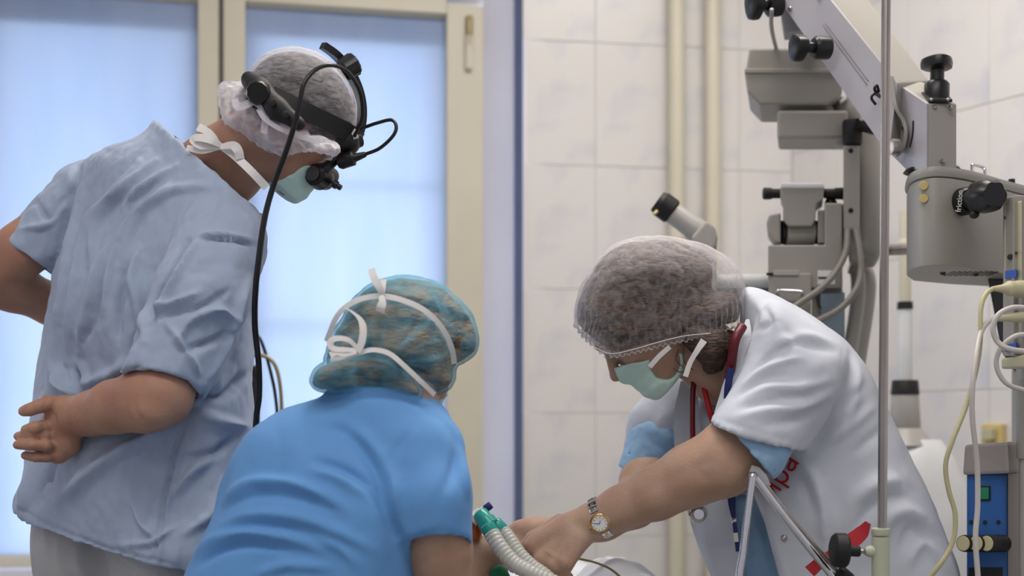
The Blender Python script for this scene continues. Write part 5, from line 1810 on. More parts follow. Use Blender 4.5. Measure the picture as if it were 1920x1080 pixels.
for v in (0.50, 0.57):
    put('scribble', tube([bp(0.25, v), bp(0.45, v + 0.01), bp(0.72, v + 0.02)], 0.0006, n=5), M['pencil'], mic)
# hinge block at the lower end of the beam
blk = [W(1678, 152, 2.42), W(1740, 194, 2.30), W(1740, 318, 2.30), W(1702, 318, 2.375), W(1672, 288, 2.43)]
put('hinge_block', prism(blk, W(1794, 195, 2.315) - W(1740, 194, 2.30), 'hinge_block', 0.003), E, mic)
nb = unit(np.cross(blk[1] - blk[0], blk[2] - blk[1])); nb = -nb if nb[1] > 0 else nb
put('cheek_plate', prism([p + nb * 0.0003 for p in blk], nb * 0.003, 'cheek_plate', 0.001), EL, mic)
put('hinge_strap', ribbon([W(1674, 148, 2.385), W(1677, 180, 2.375), W(1682, 206, 2.368), W(1695, 228, 2.362), W(1700, 252, 2.358), W(1694, 278, 2.362), W(1682, 291, 2.37)], [(1, -0.5, 0.1)] * 7, 0.020, 0.006, 'hinge_strap'), M['guide'], mic)
put('hinge_bolt', cyl(W(1668, 275, 2.345), W(1682, 275, 2.35), 0.015, 18, 'hinge_bolt'), M['steel'], mic)
put('cable_tie', tube([W(1712, 226, 2.344), W(1711, 252, 2.347), W(1706, 276, 2.356)], 0.0014, n=6), BK, mic)
put('peg', lathe(W(1695, 240, 2.385), W(1693, 240, 2.375), [(0, 0.004), (1, 0.003)], 10, 'peg'), M['metaldark'], mic)
for x, y in ((1752, 201), (1783, 203), (1768, 302)):
    screw_at(x, y, 2.303)
for p in (bp(0.93, 0.86), bp(0.88, 0.10)):
    put('screw', lathe(p, p + nf * 0.004, [(0, 0.0045), (0.6, 0.0045), (1, 0.003)], 12, 'screw'), M['steel'], mic)
for s in ((1596, 20, 2.63),):
    put('screw', lathe(W(1608, 18, 2.60), W(1606, 19, 2.59), [(0, 0.004), (1, 0.003)], 10, 'screw'), M['steel'], mic)
put('slot_plate', prism([W(1576, -6, 2.60), W(1618, -6, 2.64), W(1621, 2, 2.64), W(1579, 2, 2.60)], (0, -0.004, 0), 'slot_plate', 0.001), M['metaldark'], mic)
# clamp knobs
def knob(p0, p1, r_collar, r_neck, r_head, fr, lobes=3, lobe=0.10, label=None):
    """Collar, neck and lobed head in line from p0 (root) to p1; fr = the two break points along it."""
    p0, p1 = np.asarray(p0, float), np.asarray(p1, float)
    a, b = p0 + (p1 - p0) * fr[0], p0 + (p1 - p0) * fr[1]
    k = put('clamp_knob', lathe(b, p1, [(0, r_head * 0.75), (0.15, r_head * 0.96), (0.5, r_head), (0.85, r_head * 0.94), (1, r_head * 0.72)], 36, 'clamp_knob', lobes, lobe), BK, mic)
    put('neck', cyl(a, b, r_neck, 16, 'neck'), BK, k)
    put('collar', lathe(p0, a, [(0, r_collar * 0.97), (0.2, r_collar), (0.85, r_collar), (1, r_collar * 0.8)], 24, 'collar'), BK, k)
    return k


knob(W(1756, 192, 2.345), W(1758, 107, 2.345), 0.0225, 0.0125, 0.0285, (0.46, 0.73), 3, 0.08)
put('knob_plate', prism([W(1727, 178, 2.36), W(1741, 192, 2.30), W(1786, 192, 2.30), W(1774, 178, 2.38)], (0, 0, 0.006), 'knob_plate', 0.002), BK, mic)
for x in (1746, 1777):
    screw_at(x, 187, 2.30, 0.0035)
k1 = knob(W(1553, 90, 2.46), W(1486, 88, 2.44), 0.0220, 0.0105, 0.0255, (0.42, 0.66), 3, 0.10)
knob(W(1462, 8, 2.58), W(1404, 10, 2.56), 0.0240, 0.011, 0.0270, (0.40, 0.62), 3, 0.10)
put('wing_screw', join_meshes('wing_screw', [tube([W(1650, 182, 2.385), W(1640, 176, 2.36), W(1634, 184, 2.36), W(1642, 196, 2.365)], 0.0028, n=6), tube([W(1650, 180, 2.385), W(1640, 168, 2.36), W(1644, 160, 2.36), W(1648, 172, 2.37)], 0.0028, n=6)]), BK, mic)

# pivot housing: rounded plan, lid with a rim, vent below
def plan_body(name, zt, zb, grow, m, bev=0.004):
    ctrl = [(1700, 2.46), (1706, 2.37), (1726, 2.315), (1762, 2.295), (1812, 2.325), (1876, 2.41), (1960, 2.53)]
    C = catmull([W(x, 400, d_)[:2] for x, d_ in ctrl], 5)
    loop = [tuple(p) for p in C] + [tuple(W(1960, 400, 2.70)[:2]), tuple(W(1780, 400, 2.60)[:2]), tuple(W(1712, 400, 2.54)[:2])]
    c = np.mean(np.array(loop), axis=0)
    L = [np.array(p) + unit(np.append(np.array(p) - c, 0))[:2] * grow for p in loop]
    me = prism([np.array([p[0], p[1], zb]) for p in L], (0, 0, zt - zb), name, bev)
    me.polygons.foreach_set('use_smooth', np.ones(len(me.polygons), dtype=bool))
    bm = bmesh.new(); bm.from_mesh(me)
    for ed in bm.edges:
        if len(ed.link_faces) == 2 and ed.calc_face_angle(0) > 0.5:
            ed.smooth = False
    bm.to_mesh(me); bm.free()
    return me


zt = W(0, 324, 2.36)[2]; zl = W(0, 345, 2.36)[2]; zb = W(0, 506, 2.36)[2]
house = put('pivot_housing', plan_body('pivot_housing', zl, zb, 0.0, E, 0.004), E, mic)
put('housing_lid', plan_body('housing_lid', zt, zl, 0.004, E, 0.008), E, mic)
put('turntable', lathe(W(1748, 322, 2.37), W(1748, 317, 2.37), [(0, 0.052), (1, 0.048)], 32, 'turntable'), BK, mic)
for x, y, d in ((1768, 498, 2.40), (1830, 506, 2.42)):
    put('screw', lathe(np.array([W(x, y, d)[0], d, zb]), np.array([W(x, y, d)[0], d, zb - 0.005]), [(0, 0.006), (1, 0.004)], 10, 'screw'), M['metaldark'], mic)
for k in range(9):
    x0 = W(1775 + k * 10, 0, 2.42)[0]
    put('vent_slot', prism([(x0, 2.385, zb - 0.0012), (x0 + 0.005, 2.385, zb - 0.0012), (x0 + 0.009, 2.45, zb - 0.0012), (x0 + 0.004, 2.45, zb - 0.0012)], (0, 0, 0.001), 'vent_slot', 0), M['metaldark'], mic)
for y in (348, 372):
    put('dot_sticker', lathe(W(1732, y, 2.325), W(1732, y, 2.300), [(0, 0.0078), (0.9, 0.0078), (1, 0.0072)], 20, 'dot_sticker'), M['yellow_dot'], mic)
kf = knob(W(1794, 381, 2.335), W(1866, 364, 2.205), 0.0250, 0.018, 0.0290, (0.36, 0.52), 6, 0.06)
put('lock_ball', lathe(W(1827, 410, 2.25), W(1827, 394, 2.25), [(0, 0.002), (0.15, 0.0068), (0.5, 0.0092), (0.85, 0.0068), (1, 0.002)], 16, 'lock_ball'), BK, kf)
put('lettering', text_mesh('friction', 0.0135, W(1799, 377, 2.272), (0.10, 0, 1), (-1, 0.5, 0.10), 0.0003), M['labelwhite'], kf)
put('lift_handle', tube([W(1823, 332, 2.42), W(1822, 314, 2.42), W(1826, 309, 2.42), W(1842, 313, 2.44), W(1846, 320, 2.44), W(1846, 336, 2.44)], 0.0036, n=10), M['chrome'], mic)
put('lid_button', cyl(W(1897, 346, 2.50), W(1897, 336, 2.50), 0.0065, 14, 'lid_button'), BK, mic)
# stand column under the housing
put('column_neck', hexa([W(1852, 522, 2.50), W(1900, 522, 2.50), W(1905, 700, 2.50), W(1878, 660, 2.50)], [W(1852, 522, 2.62), W(1900, 522, 2.62), W(1905, 700, 2.62), W(1878, 660, 2.62)], 'column_neck', 0.004), M['darkgrey'], mic)
cb = W(1925, 800, 2.74)
put('stand_column', cyl((cb[0], cb[1], 0.06), (cb[0], cb[1], W(0, 520, 2.58)[2]), 0.030, 24, 'stand_column', b=0.0), M['enamel_cool'], mic)
put('stand_foot', lathe((cb[0], cb[1], 0.0), (cb[0], cb[1], 0.10), [(0, 0.20), (0.4, 0.20), (0.7, 0.15), (1, 0.05)], 32, 'stand_foot'), M['enamel_cool'], mic)

# optics carrier hanging from the far end of the beam
D0 = 2.78
put('hanger', prism_px([(1476, -20), (1548, -20), (1540, 40), (1512, 58), (1470, 60), (1464, 30)], 2.66, 0.06, 'hanger', 0.003), EL, mic)
put('hanger_neck', cyl(W(1513, 60, 2.74), W(1513, 95, 2.80), 0.028, 20, 'hanger_neck'), E, mic)
put('drive_box', prism_px([(1405, 90), (1562, 90), (1570, 130), (1580, 168), (1574, 184), (1550, 196), (1424, 196), (1401, 172), (1398, 132)], D0, 0.17, 'drive_box', 0.005), E, mic)
put('box_lip', prism_px([(1396, 128), (1572, 128), (1576, 137), (1396, 137)], D0 - 0.004, 0.178, 'box_lip', 0.002), E, mic)
put('swivel', cyl(W(1489, 207, D0 + 0.07), W(1489, 190, D0 + 0.07), 0.025, 24, 'swivel'), E, mic)
screw_at(1485, 199, D0 + 0.043, 0.0035)
put('link_arm', box_px(1457, 206, 1590, 260, D0, 0.12, 'link_arm', 0.007), E, mic)
put('arm_boss', cyl(W(1489, 266, D0 + 0.06), W(1489, 256, D0 + 0.06), 0.018, 20, 'arm_boss'), E, mic)
put('joint_drum', lathe(W(1589, 276, D0 + 0.05), W(1589, 186, D0 + 0.05), [(0, 0.022), (0.05, 0.026), (0.45, 0.026), (0.55, 0.031), (0.95, 0.030), (1, 0.026)], 24, 'joint_drum'), E, mic)
put('joint_ring', lathe(W(1598, 272, D0 - 0.02), W(1598, 226, D0 - 0.02), [(0, 0.019), (0.1, 0.0205), (0.9, 0.0205), (1, 0.019)], 24, 'joint_ring', 24, 0.02), M['blackmatte'], mic)
put('stop_pin', cyl(W(1606, 232, D0 - 0.045), W(1640, 242, D0 - 0.03), 0.013, 14, 'stop_pin'), BK, mic)
put('loop_bracket', tube([W(1574, 192, D0 + 0.02), W(1586, 184, D0 + 0.02), W(1590, 168, D0 + 0.02), W(1586, 156, D0 + 0.02)], 0.004, n=8), M['white_enamel'], mic)
put('sensor_cable', tube([W(1447, 18, 2.55), W(1446, 45, 2.60), W(1450, 70, 2.72), W(1456, 92, 2.80)], 0.0045, n=8), M['enamel_cool'], mic)
fb = put('focus_bar', box_px(1581, 272, 1612, 430, D0 - 0.03, 0.04, 'focus_bar', 0.004), M['enamel_cool'], mic)
for y in (283, 395):
    put('screw_hole', lathe(W(1595, y, D0 - 0.029), W(1595, y, D0 - 0.0315), [(0, 0.0058), (1, 0.0050)], 16, 'screw_hole'), BK, fb)
put('focus_column', lathe(W(1622, 500, D0 + 0.03), W(1622, 246, D0 + 0.03), [(0, 0.020), (0.06, 0.030), (0.12, 0.034), (0.95, 0.034), (1, 0.030)], 28, 'focus_column'), E, mic)
put('column_foot', prism_px([(1586, 428), (1640, 428), (1646, 468), (1612, 496), (1592, 490)], D0 + 0.0, 0.07, 'column_foot', 0.006), E, mic)
put('rear_bracket', box_px(1546, 382, 1584, 470, D0 + 0.02, 0.08, 'rear_bracket', 0.003), M['enamel_cool'], mic)
# binocular head of the surgeon
bh = put('binocular_head', prism_px([(1466, 346), (1543, 346), (1546, 352), (1543, 374), (1531, 382), (1529, 412), (1522, 424), (1478, 424), (1468, 412), (1468, 378), (1463, 370), (1463, 351)], D0 - 0.03, 0.10, 'binocular_head', 0.006, 3), E, mic)
put('top_plate', box_px(1464, 342, 1545, 353, D0 - 0.033, 0.106, 'top_plate', 0.004), M['white_enamel'], bh)
for xa, xb in ((1463, 1431), (1546, 1583)):
    e = put('eyepiece', lathe(W(xa, 363, D0 + 0.0), W(xb, 363, D0 + 0.0), [(0, 0.0105), (0.5, 0.0105), (0.52, 0.0125), (0.95, 0.0130), (1, 0.0115)], 22, 'eyepiece'), M['blackmatte'], bh)
put('tilt_drum', cyl(W(1472, 436, D0 + 0.02), W(1524, 436, D0 + 0.02), 0.032, 28, 'tilt_drum', b=0.02), E, mic)
for x0, x1 in ((1464, 1471), (1525, 1533)):
    put('drum_seal', cyl(W(x0, 436, D0 + 0.02), W(x1, 436, D0 + 0.02), 0.026, 24, 'drum_seal', b=0.0), BK, mic)
put('side_cheek', prism_px([(1437, 416), (1442, 402), (1464, 398), (1464, 456), (1450, 452), (1440, 438)], D0 - 0.02, 0.08, 'side_cheek', 0.006, 3), E, mic)
put('side_cheek', prism_px([(1533, 393), (1548, 393), (1548, 456), (1533, 456)], D0 - 0.02, 0.08, 'side_cheek', 0.005, 3), E, mic)
put('tilt_knob', lathe(W(1558, 384, D0 + 0.01), W(1556, 370, D0 + 0.01), [(0, 0.014), (0.4, 0.013), (1, 0.007)], 18, 'tilt_knob'), BK, mic)
body_m = put('optics_body', prism_px([(1440, 459), (1546, 459), (1546, 380), (1578, 380), (1580, 540), (1440, 540)], D0 - 0.04, 0.14, 'optics_body', 0.004), E, mic)
dr = put('lamp_door', box_px(1441, 512, 1521, 640, D0 - 0.055, 0.10, 'lamp_door', 0.003), E, mic)
put('door_handle', tube([W(1458, 552, D0 - 0.05), W(1458, 547, D0 - 0.075), W(1464, 545, D0 - 0.078), W(1500, 547, D0 - 0.078), W(1504, 549, D0 - 0.075), W(1504, 553, D0 - 0.05)], 0.0035, n=10), M['chrome'], dr)
put('name_plate', prism_px([(1451, 506), (1498, 506), (1498, 516), (1451, 516)], D0 - 0.060, 0.006, 'name_plate', 0.001), M['enamel_cool'], mic)
put('latch', prism_px([(1437, 511), (1450, 511), (1450, 516), (1437, 516)], D0 - 0.060, 0.006, 'latch', 0.001), BK, mic)
lb = put('rating_label', prism_px([(1533, 507), (1566, 507), (1566, 533), (1533, 533)], D0 - 0.0415, 0.0015, 'rating_label', 0), M['labelwhite'], mic)
put('label_bar', prism_px([(1534, 519), (1564, 519), (1564, 523), (1534, 523)], D0 - 0.0422, 0.0006, 'label_bar', 0), M['ink'], lb)
put('side_block', box_px(1522, 540, 1580, 640, D0 - 0.01, 0.10, 'side_block', 0.003), M['enamel_cool'], mic)
put('side_door', box_px(1538, 548, 1584, 640, D0 - 0.025, 0.05, 'side_door', 0.002), M['bluegrey'], mic)
put('door_lock', tube([W(1533, 548, D0 - 0.022), W(1534, 566, D0 - 0.026), W(1538, 577, D0 - 0.03)], 0.003, n=6), M['metaldark'], mic)
for pts in ([(1589, 430, 2.735), (1586, 470, 2.72), (1570, 505, 2.71), (1540, 540, 2.70), (1500, 568, 2.70), (1470, 590, 2.70)], [(1604, 430, 2.735), (1611, 470, 2.72), (1614, 510, 2.71), (1604, 545, 2.70), (1576, 578, 2.70), (1536, 600, 2.70), (1500, 618, 2.70)]):
    put('light_guide', tube([W(*p) for p in pts], 0.0072, n=10, ridges=0.06), M['guide'], mic)
# assistant's eyepiece pointing up to the left
ah = put('assistant_tube', lathe(W(1322, 444, D0 + 0.02), W(1246, 388, D0 + 0.02), [(0, 0.026), (0.30, 0.027), (0.36, 0.0245), (0.95, 0.0235), (1, 0.021)], 26, 'assistant_tube'), M['enamel_cool'], mic)
put('eye_cup', lathe(W(1262, 399, D0 + 0.02), W(1232, 377, D0 + 0.02), [(0, 0.0235), (0.1, 0.0285), (0.75, 0.0285), (0.8, 0.026), (1, 0.024)], 26, 'eye_cup', 20, 0.015), M['blackmatte'], ah)
put('eye_cup_clip', lathe(W(1232, 396, D0 - 0.005), W(1226, 402, D0 - 0.01), [(0, 0.004), (1, 0.003)], 10, 'eye_cup_clip'), M['yellow_dot'], ah)
put('prism_head', prism_px([(1296, 444), (1324, 412), (1340, 424), (1346, 442), (1344, 460), (1336, 472), (1304, 470)], D0 - 0.02, 0.08, 'prism_head', 0.008, 3), M['enamel_cool'], mic)
put('prism_neck', box_px(1306, 460, 1344, 560, D0 - 0.01, 0.06, 'prism_neck', 0.004), E, mic)
put('bridge', cyl(W(1330, 528, D0 + 0.06), W(1445, 527, D0 + 0.06), 0.0165, 20, 'bridge'), M['white_enamel'], mic)
put('bridge', cyl(W(1340, 550, D0 + 0.07), W(1445, 548, D0 + 0.07), 0.012, 20, 'bridge'), M['bluegrey'], mic)
put('side_rod', cyl(W(1636, 470, D0 + 0.03), W(1706, 467, D0 + 0.05), 0.0125, 18, 'side_rod'), M['steel'], mic)
for pts in ([(1594, 500, 2.86), (1606, 506, 2.86), (1608, 560, 2.86), (1592, 680, 2.86), (1585, 760, 2.86)], [(1606, 498, 2.92), (1626, 512, 2.92), (1628, 560, 2.92), (1610, 680, 2.92), (1600, 760, 2.92)]):
    put('drop_tube', tube([W(*p) for p in pts], 0.016, n=16), M['enamel_cool'], mic)

# ------------------------------------------------------------------ white gas-spring column on a dome
col = empty('gas_spring_stand', (W(1697, 0, 3.3)[0], 3.3, 0))
tag(col, 'white telescopic column with black collars rising from a pale dome behind the white coat', 'stand')
cx = W(1697, 0, 3.3)[0]
zz = lambda y: W(0, y, 3.3)[2]
def seg(name, y0, y1, r0, r1, m, b=0.03):
    return put(name, lathe((cx, 3.3, zz(y0)), (cx, 3.3, zz(y1)), [(0, r0 * (1 - b)), (0.03, r0), (0.97, r1), (1, r1 * (1 - b))], 28, name), m, col)
seg('piston', 570, 395, 0.015, 0.015, M['cream'])
seg('head_rail', 472, 450, 0.018, 0.018, M['cream'])
seg('collar', 580, 566, 0.0205, 0.0195, M['blackmatte'])
seg('sleeve', 716, 578, 0.0182, 0.0182, M['white_enamel'])
seg('collar', 740, 713, 0.036, 0.033, M['blackmatte'])
seg('taper', 806, 738, 0.040, 0.034, M['enamel_cool'])
seg('shoulder', 836, 803, 0.075, 0.042, M['enamel_cool'])
put('dome', lathe((cx + 0.03, 3.3, 0.0), (cx + 0.03, 3.3, zz(824)), [(0, 0.16), (0.4, 0.165), (0.7, 0.16), (0.85, 0.135), (0.95, 0.095), (1, 0.06)], 40, 'dome'), M['white_enamel'], col)

# ------------------------------------------------------------------ module with plugs at the right edge, and its cables
mod = empty('monitor_module', W(1905, 530, 2.22))
tag(mod, 'upright beige plug-in module with blue labels beside the grey pivot housing', 'monitor')
put('case', hexa([W(1880, 372, 2.25), W(1900, 366, 2.20), W(1900, 668, 2.20), W(1880, 668, 2.25)], [W(1990, 372, 2.30), W(1990, 366, 2.22), W(1990, 668, 2.22), W(1990, 668, 2.30)], 'case', 0.003), M['enamel'], mod)
put('front_plate', hexa([W(1883, 384, 2.240), W(1916, 376, 2.188), W(1916, 532, 2.188), W(1883, 532, 2.240)], [W(1883, 384, 2.26), W(1916, 376, 2.22), W(1916, 532, 2.22), W(1883, 532, 2.26)], 'front_plate', 0.002), M['connector'], mod)
put('front_plate', hexa([W(1883, 560, 2.240), W(1916, 558, 2.188), W(1916, 664, 2.188), W(1883, 664, 2.240)], [W(1883, 560, 2.26), W(1916, 558, 2.22), W(1916, 664, 2.22), W(1883, 664, 2.26)], 'front_plate', 0.002), M['enamel'], mod)
for ya, yb in ((508, 522), (645, 659)):
    lab = put('label', prism([W(1887, ya + 1, 2.228), W(1908, ya - 2, 2.196), W(1908, yb - 2, 2.196), W(1887, yb + 1, 2.228)], (-0.004, -0.004, 0), 'label', 0), M['labelblue'], mod)
    put('label_sign', prism([W(1889, ya + 4, 2.222), W(1892, ya + 4, 2.217), W(1892, yb - 3, 2.217), W(1889, yb - 3, 2.222)], (-0.0022, -0.003, 0), 'label_sign', 0), M['labelwhite'], lab)
put('key_slot', lathe(W(1896, 482, 2.225), W(1894, 482, 2.205), [(0, 0.006), (1, 0.005)], 14, 'key_slot'), M['metaldark'], mod)
put('screw', lathe(W(1906, 474, 2.205), W(1905, 474, 2.196), [(0, 0.002), (1, 0.002)], 8, 'screw'), M['metaldark'], mod)
put('hinge_pin', lathe(W(1886, 404, 2.242), W(1886, 410, 2.236), [(0, 0.003), (1, 0.003)], 8, 'hinge_pin'), M['metaldark'], mod)
put('lip', hexa([W(1877, 672, 2.24), W(1925, 664, 2.17), W(1925, 690, 2.17), W(1877, 692, 2.24)], [W(1990, 672, 2.34), W(1990, 664, 2.27), W(1990, 690, 2.27), W(1990, 692, 2.34)], 'lip', 0.004), M['connector'], mod)
put('post', cyl(W(1935, 690, 2.28) * np.array([1, 1, 0]), W(1935, 690, 2.28), 0.022, 20, 'post', b=0.0), M['enamel_cool'], mod)
put('post_sleeve', cyl(W(1938, 860, 2.28), W(1938, 712, 2.28), 0.029, 20, 'post_sleeve', b=0.02), M['enamel'], mod)


def cable(label, pts, r, m, plug=None, n=10):
    root = empty('cable', W(*pts[0]))
    tag(root, label, 'cable')
    put('cord', tube([W(*p) for p in pts], r, n=n), m, root)
    if plug:
        p0, p1, prof, pm = plug
        put('plug', lathe(W(*p0), W(*p1), prof, 18, 'plug'), pm, root)
    return root


cable('beige cable with a thick cream plug, falling in a long curve', [(1862, 541, 2.16), (1848, 552, 2.15), (1839, 580, 2.14), (1838, 640, 2.13), (1831, 690, 2.12), (1812, 760, 2.11), (1786, 826, 2.10), (1773, 872, 2.10), (1779, 920, 2.10), (1791, 965, 2.10), (1785, 1020, 2.10), (1752, 1072, 2.10), (1700, 1130, 2.12)], 0.0042, M['cable_beige'],
      ((1862, 541, 2.16), (1930, 541, 2.18), [(0, 0.004), (0.25, 0.007), (0.38, 0.011), (0.42, 0.0135), (0.6, 0.0125), (0.65, 0.014), (1, 0.014)], M['connector']))
cable('white cable hanging straight down in front of the blue device', [(1868, 597, 2.15), (1852, 604, 2.14), (1838, 626, 2.13), (1830, 668, 2.10), (1824, 720, 2.085), (1823, 780, 2.085), (1832, 870, 2.09), (1833, 950, 2.085), (1829, 1010, 2.08), (1834, 1090, 2.08), (1836, 1180, 2.08)], 0.0045, M['cable_white'],
      ((1866, 597, 2.15), (1935, 594, 2.17), [(0, 0.005), (0.2, 0.006), (0.9, 0.0105), (1, 0.0105)], M['connector']))
cable('grey-beige cable making the upper loop by the plugs', [(1930, 578, 2.13), (1898, 577, 2.12), (1872, 590, 2.11), (1862, 615, 2.11), (1870, 640, 2.11), (1892, 654, 2.10), (1930, 660, 2.10)], 0.0045, M['cable_white'])
cable('grey cable making the lower loop below the blue label', [(1930, 627, 2.14), (1904, 630, 2.13), (1880, 648, 2.13), (1868, 676, 2.13), (1874, 702, 2.13), (1892, 722, 2.13), (1930, 734, 2.13)], 0.0042, M['cable_white'])

# ------------------------------------------------------------------ blue device with three knobs
dev = empty('surgical_generator', (W(1870, 0, 2.36)[0], 2.42, 0))
tag(dev, 'blue-fronted device with a grey hood, green switch and black cream-capped knobs', 'device')
db = [W(1812, 888, 2.34), W(1888, 888, 2.30), W(1888, 1300, 2.30), W(1812, 1300, 2.34)]
bk = np.array([0.06, 0.10, 0])
put('front', hexa(db, [p + bk for p in db], 'front', 0.004), M['devblue'], dev)
side = [W(1888, 888, 2.30), W(1960, 886, 2.44), W(1960, 1300, 2.44), W(1888, 1300, 2.30)]
put('side_panel', hexa([p + np.array([0.0015, -0.0008, 0]) for p in side], [p + np.array([0.01, 0.01, 0]) for p in side], 'side_panel', 0.002), M['devgrey'], dev)
put('corner_strip', hexa([W(1886, 890, 2.296), W(1908, 890, 2.335), W(1908, 1300, 2.335), W(1886, 1300, 2.296)], [W(1886, 890, 2.31), W(1908, 890, 2.345), W(1908, 1300, 2.345), W(1886, 1300, 2.31)], 'corner_strip', 0.001), M['devblue'], dev)
hd = [W(1808, 834, 2.345), W(1890, 828, 2.285), W(1893, 888, 2.275), W(1804, 891, 2.335)]
put('hood', hexa(hd, [p + np.array([0.08, 0.11, 0]) for p in hd], 'hood', 0.006), M['devgrey'], dev)
put('plinth', hexa([W(1806, 1300, 2.335), W(1892, 1300, 2.29), W(1892, 1300, 2.29) * np.array([1, 1, 0]), W(1806, 1300, 2.335) * np.array([1, 1, 0])], [q + np.array([0.06, 0.09, 0]) for q in (W(1806, 1300, 2.335), W(1892, 1300, 2.29), W(1892, 1300, 2.29) * np.array([1, 1, 0]), W(1806, 1300, 2.335) * np.array([1, 1, 0]))], 'plinth', 0.004), M['devgrey'], dev)
fd = lambda x: 2.34 - (x - 1812) / 76 * 0.04
def dev_plate(name, x0, y0, x1, y1, lift, m, t=0.004):
    return put(name, prism([W(x0, y0, fd(x0) - lift), W(x1, y0, fd(x1) - lift), W(x1, y1, fd(x1) - lift), W(x0, y1, fd(x0) - lift)], (0.002, t, 0), name, 0.001), m, dev)
sw = dev_plate('switch_frame', 1834, 911, 1857, 939, 0.003, BK)
dev_plate('switch', 1838, 914, 1854, 936, 0.006, M['green'])
for x in (1821, 1847, 1872):
    put('indicator', lathe(W(x, 979, fd(x) + 0.002), W(x, 979, fd(x) - 0.002), [(0, 0.0042), (1, 0.0036)], 14, 'indicator'), BK, dev)
for x in (1838, 1862, 1882):
    k = put('control_knob', lathe(W(x, 1019, fd(x) + 0.002), W(x - 32, 1019, fd(x) - 0.030), [(0, 0.0155), (0.9, 0.0155), (1, 0.0145)], 24, 'control_knob'), M['blackmatte'], dev)
    a, b = W(x - 32, 1019, fd(x) - 0.030), W(x - 33, 1019, fd(x) - 0.0309)
    put('knob_cap', lathe(a, b, [(0, 0.0135), (1, 0.0128)], 24, 'knob_cap'), M['cable_beige'], k)
dev_plate('lower_panel', 1816, 1064, 1880, 1200, 0.002, BK)

# cream socket on the right wall
k = (1868 - 960) / FOC
t_ = (k * corner[1] - corner[0]) / (rw_d[0] - k * rw_d[1])
wp = corner + rw_d * t_
so = empty('wall_socket', (wp[0], wp[1], W(0, 815, wp[1])[2]))
tag(so, 'small cream wall socket above the grey device hood', 'socket')
zc = W(0, 815, wp[1])[2]
nn = -nrm(rw_d)
pl = [wp + rw_d * a + np.array([0, 0, zc + b]) for a, b in ((-0.035, -0.03), (0.035, -0.03), (0.035, 0.03), (-0.035, 0.03))]
put('plate', prism(pl, nn * 0.022, 'plate', 0.004), M['yellow_dot'], so)
pl = [wp + nn * 0.022 + rw_d * a + np.array([0, 0, zc + b]) for a, b in ((-0.015, -0.015), (0.02, -0.015), (0.02, 0.018), (-0.015, 0.018))]
put('plug', prism(pl, nn * 0.025, 'plug', 0.004), M['connector'], so)

# ------------------------------------------------------------------ drip pole with its socket
pole = empty('drip_pole', (W(1655, 0, 2.02)[0], 2.02, 0))
tag(pole, 'tall steel drip pole standing in a pale green socket with a black clamp knob', 'pole')
put('rod', cyl(W(1654, 1000, 2.02), W(1662, -60, 2.02), 0.0072, 20, 'rod', b=0.0), M['steel'], pole)
pm = W(1654, 1000, 2.02)
put('collar', lathe(W(1651, 1004, 2.02), W(1651, 990, 2.02), [(0, 0.0135), (0.1, 0.0142), (0.9, 0.0142), (1, 0.013)], 24, 'collar'), M['sage'], pole)
sk = put('socket', cyl((W(1651, 0, 2.02)[0], 2.02, 0.05), W(1651, 1006, 2.02), 0.0138, 24, 'socket', b=0.0), M['sage'], pole)
put('boss', lathe(W(1638, 1034, 2.02), W(1622, 1034, 2.02), [(0, 0.010), (0.6, 0.009), (1, 0.006)], 16, 'boss'), M['sage'], sk)
put('clamp_screw', cyl(W(1626, 1034, 2.02), W(1606, 1034, 2.02), 0.0036, 12, 'clamp_screw'), M['steel'], pole)
put('clamp_knob', lathe(W(1612, 1034, 2.02), W(1557, 1031, 2.02), [(0, 0.008), (0.06, 0.0085), (0.38, 0.0085), (0.42, 0.024), (0.5, 0.0272), (0.85, 0.0268), (0.94, 0.023), (1, 0.014)], 32, 'clamp_knob', 12, 0.02), M['blackmatte'], pole)
put('foot', lathe((W(1651, 0, 2.02)[0], 2.02, 0.0), (W(1651, 0, 2.02)[0], 2.02, 0.06), [(0, 0.17), (0.3, 0.17), (0.6, 0.10), (1, 0.02)], 32, 'foot'), M['sage'], pole)

# ------------------------------------------------------------------ chrome drape frame with a clear joint and a red strap
fr_ = empty('drape_frame', W(1412, 890, 2.06))
tag(fr_, 'chrome A-shaped rod frame with a red strap in front of the white coat', 'frame')
put('rod', tube([W(1412, 886, 2.055), W(1402, 960, 2.05), W(1394, 1030, 2.045), W(1384, 1110, 2.04), W(1380, 1330, 2.04)], 0.0062, n=16), M['chrome'], fr_)
put('rod', tube([W(1410, 888, 2.06), W(1470, 968, 2.055), W(1528, 1040, 2.05), W(1600, 1128, 2.045)], 0.0062, n=16), M['chrome'], fr_)
put('rod', tube([W(1424, 894, 2.075), W(1480, 968, 2.07), W(1540, 1036, 2.065), W(1610, 1116, 2.06)], 0.0042, n=12), M['steel'], fr_)
put('joint_clip', prism([W(x, y, 2.066) for x, y in ((1404, 888), (1410, 872), (1424, 876), (1438, 892), (1446, 910), (1430, 912))], (0, 0.004, 0), 'joint_clip', 0.001), M['amberglass'], fr_)
put('joint_pin', cyl(W(1410, 892, 2.05), W(1410, 892, 2.075), 0.006, 14, 'joint_pin'), M['steel'], fr_)
put('strap', ribbon([W(1518, 1072, 2.075), W(1534, 1058, 2.078), W(1552, 1046, 2.080), W(1580, 1026, 2.085), W(1600, 1012, 2.088), W(1616, 998, 2.09), W(1628, 980, 2.09)], [(-0.3, -1, 0.2)] * 7, [0.021, 0.019, 0.018, 0.020, 0.026, 0.023, 0.010], 0.0014, 'strap'), M['red'], fr_)
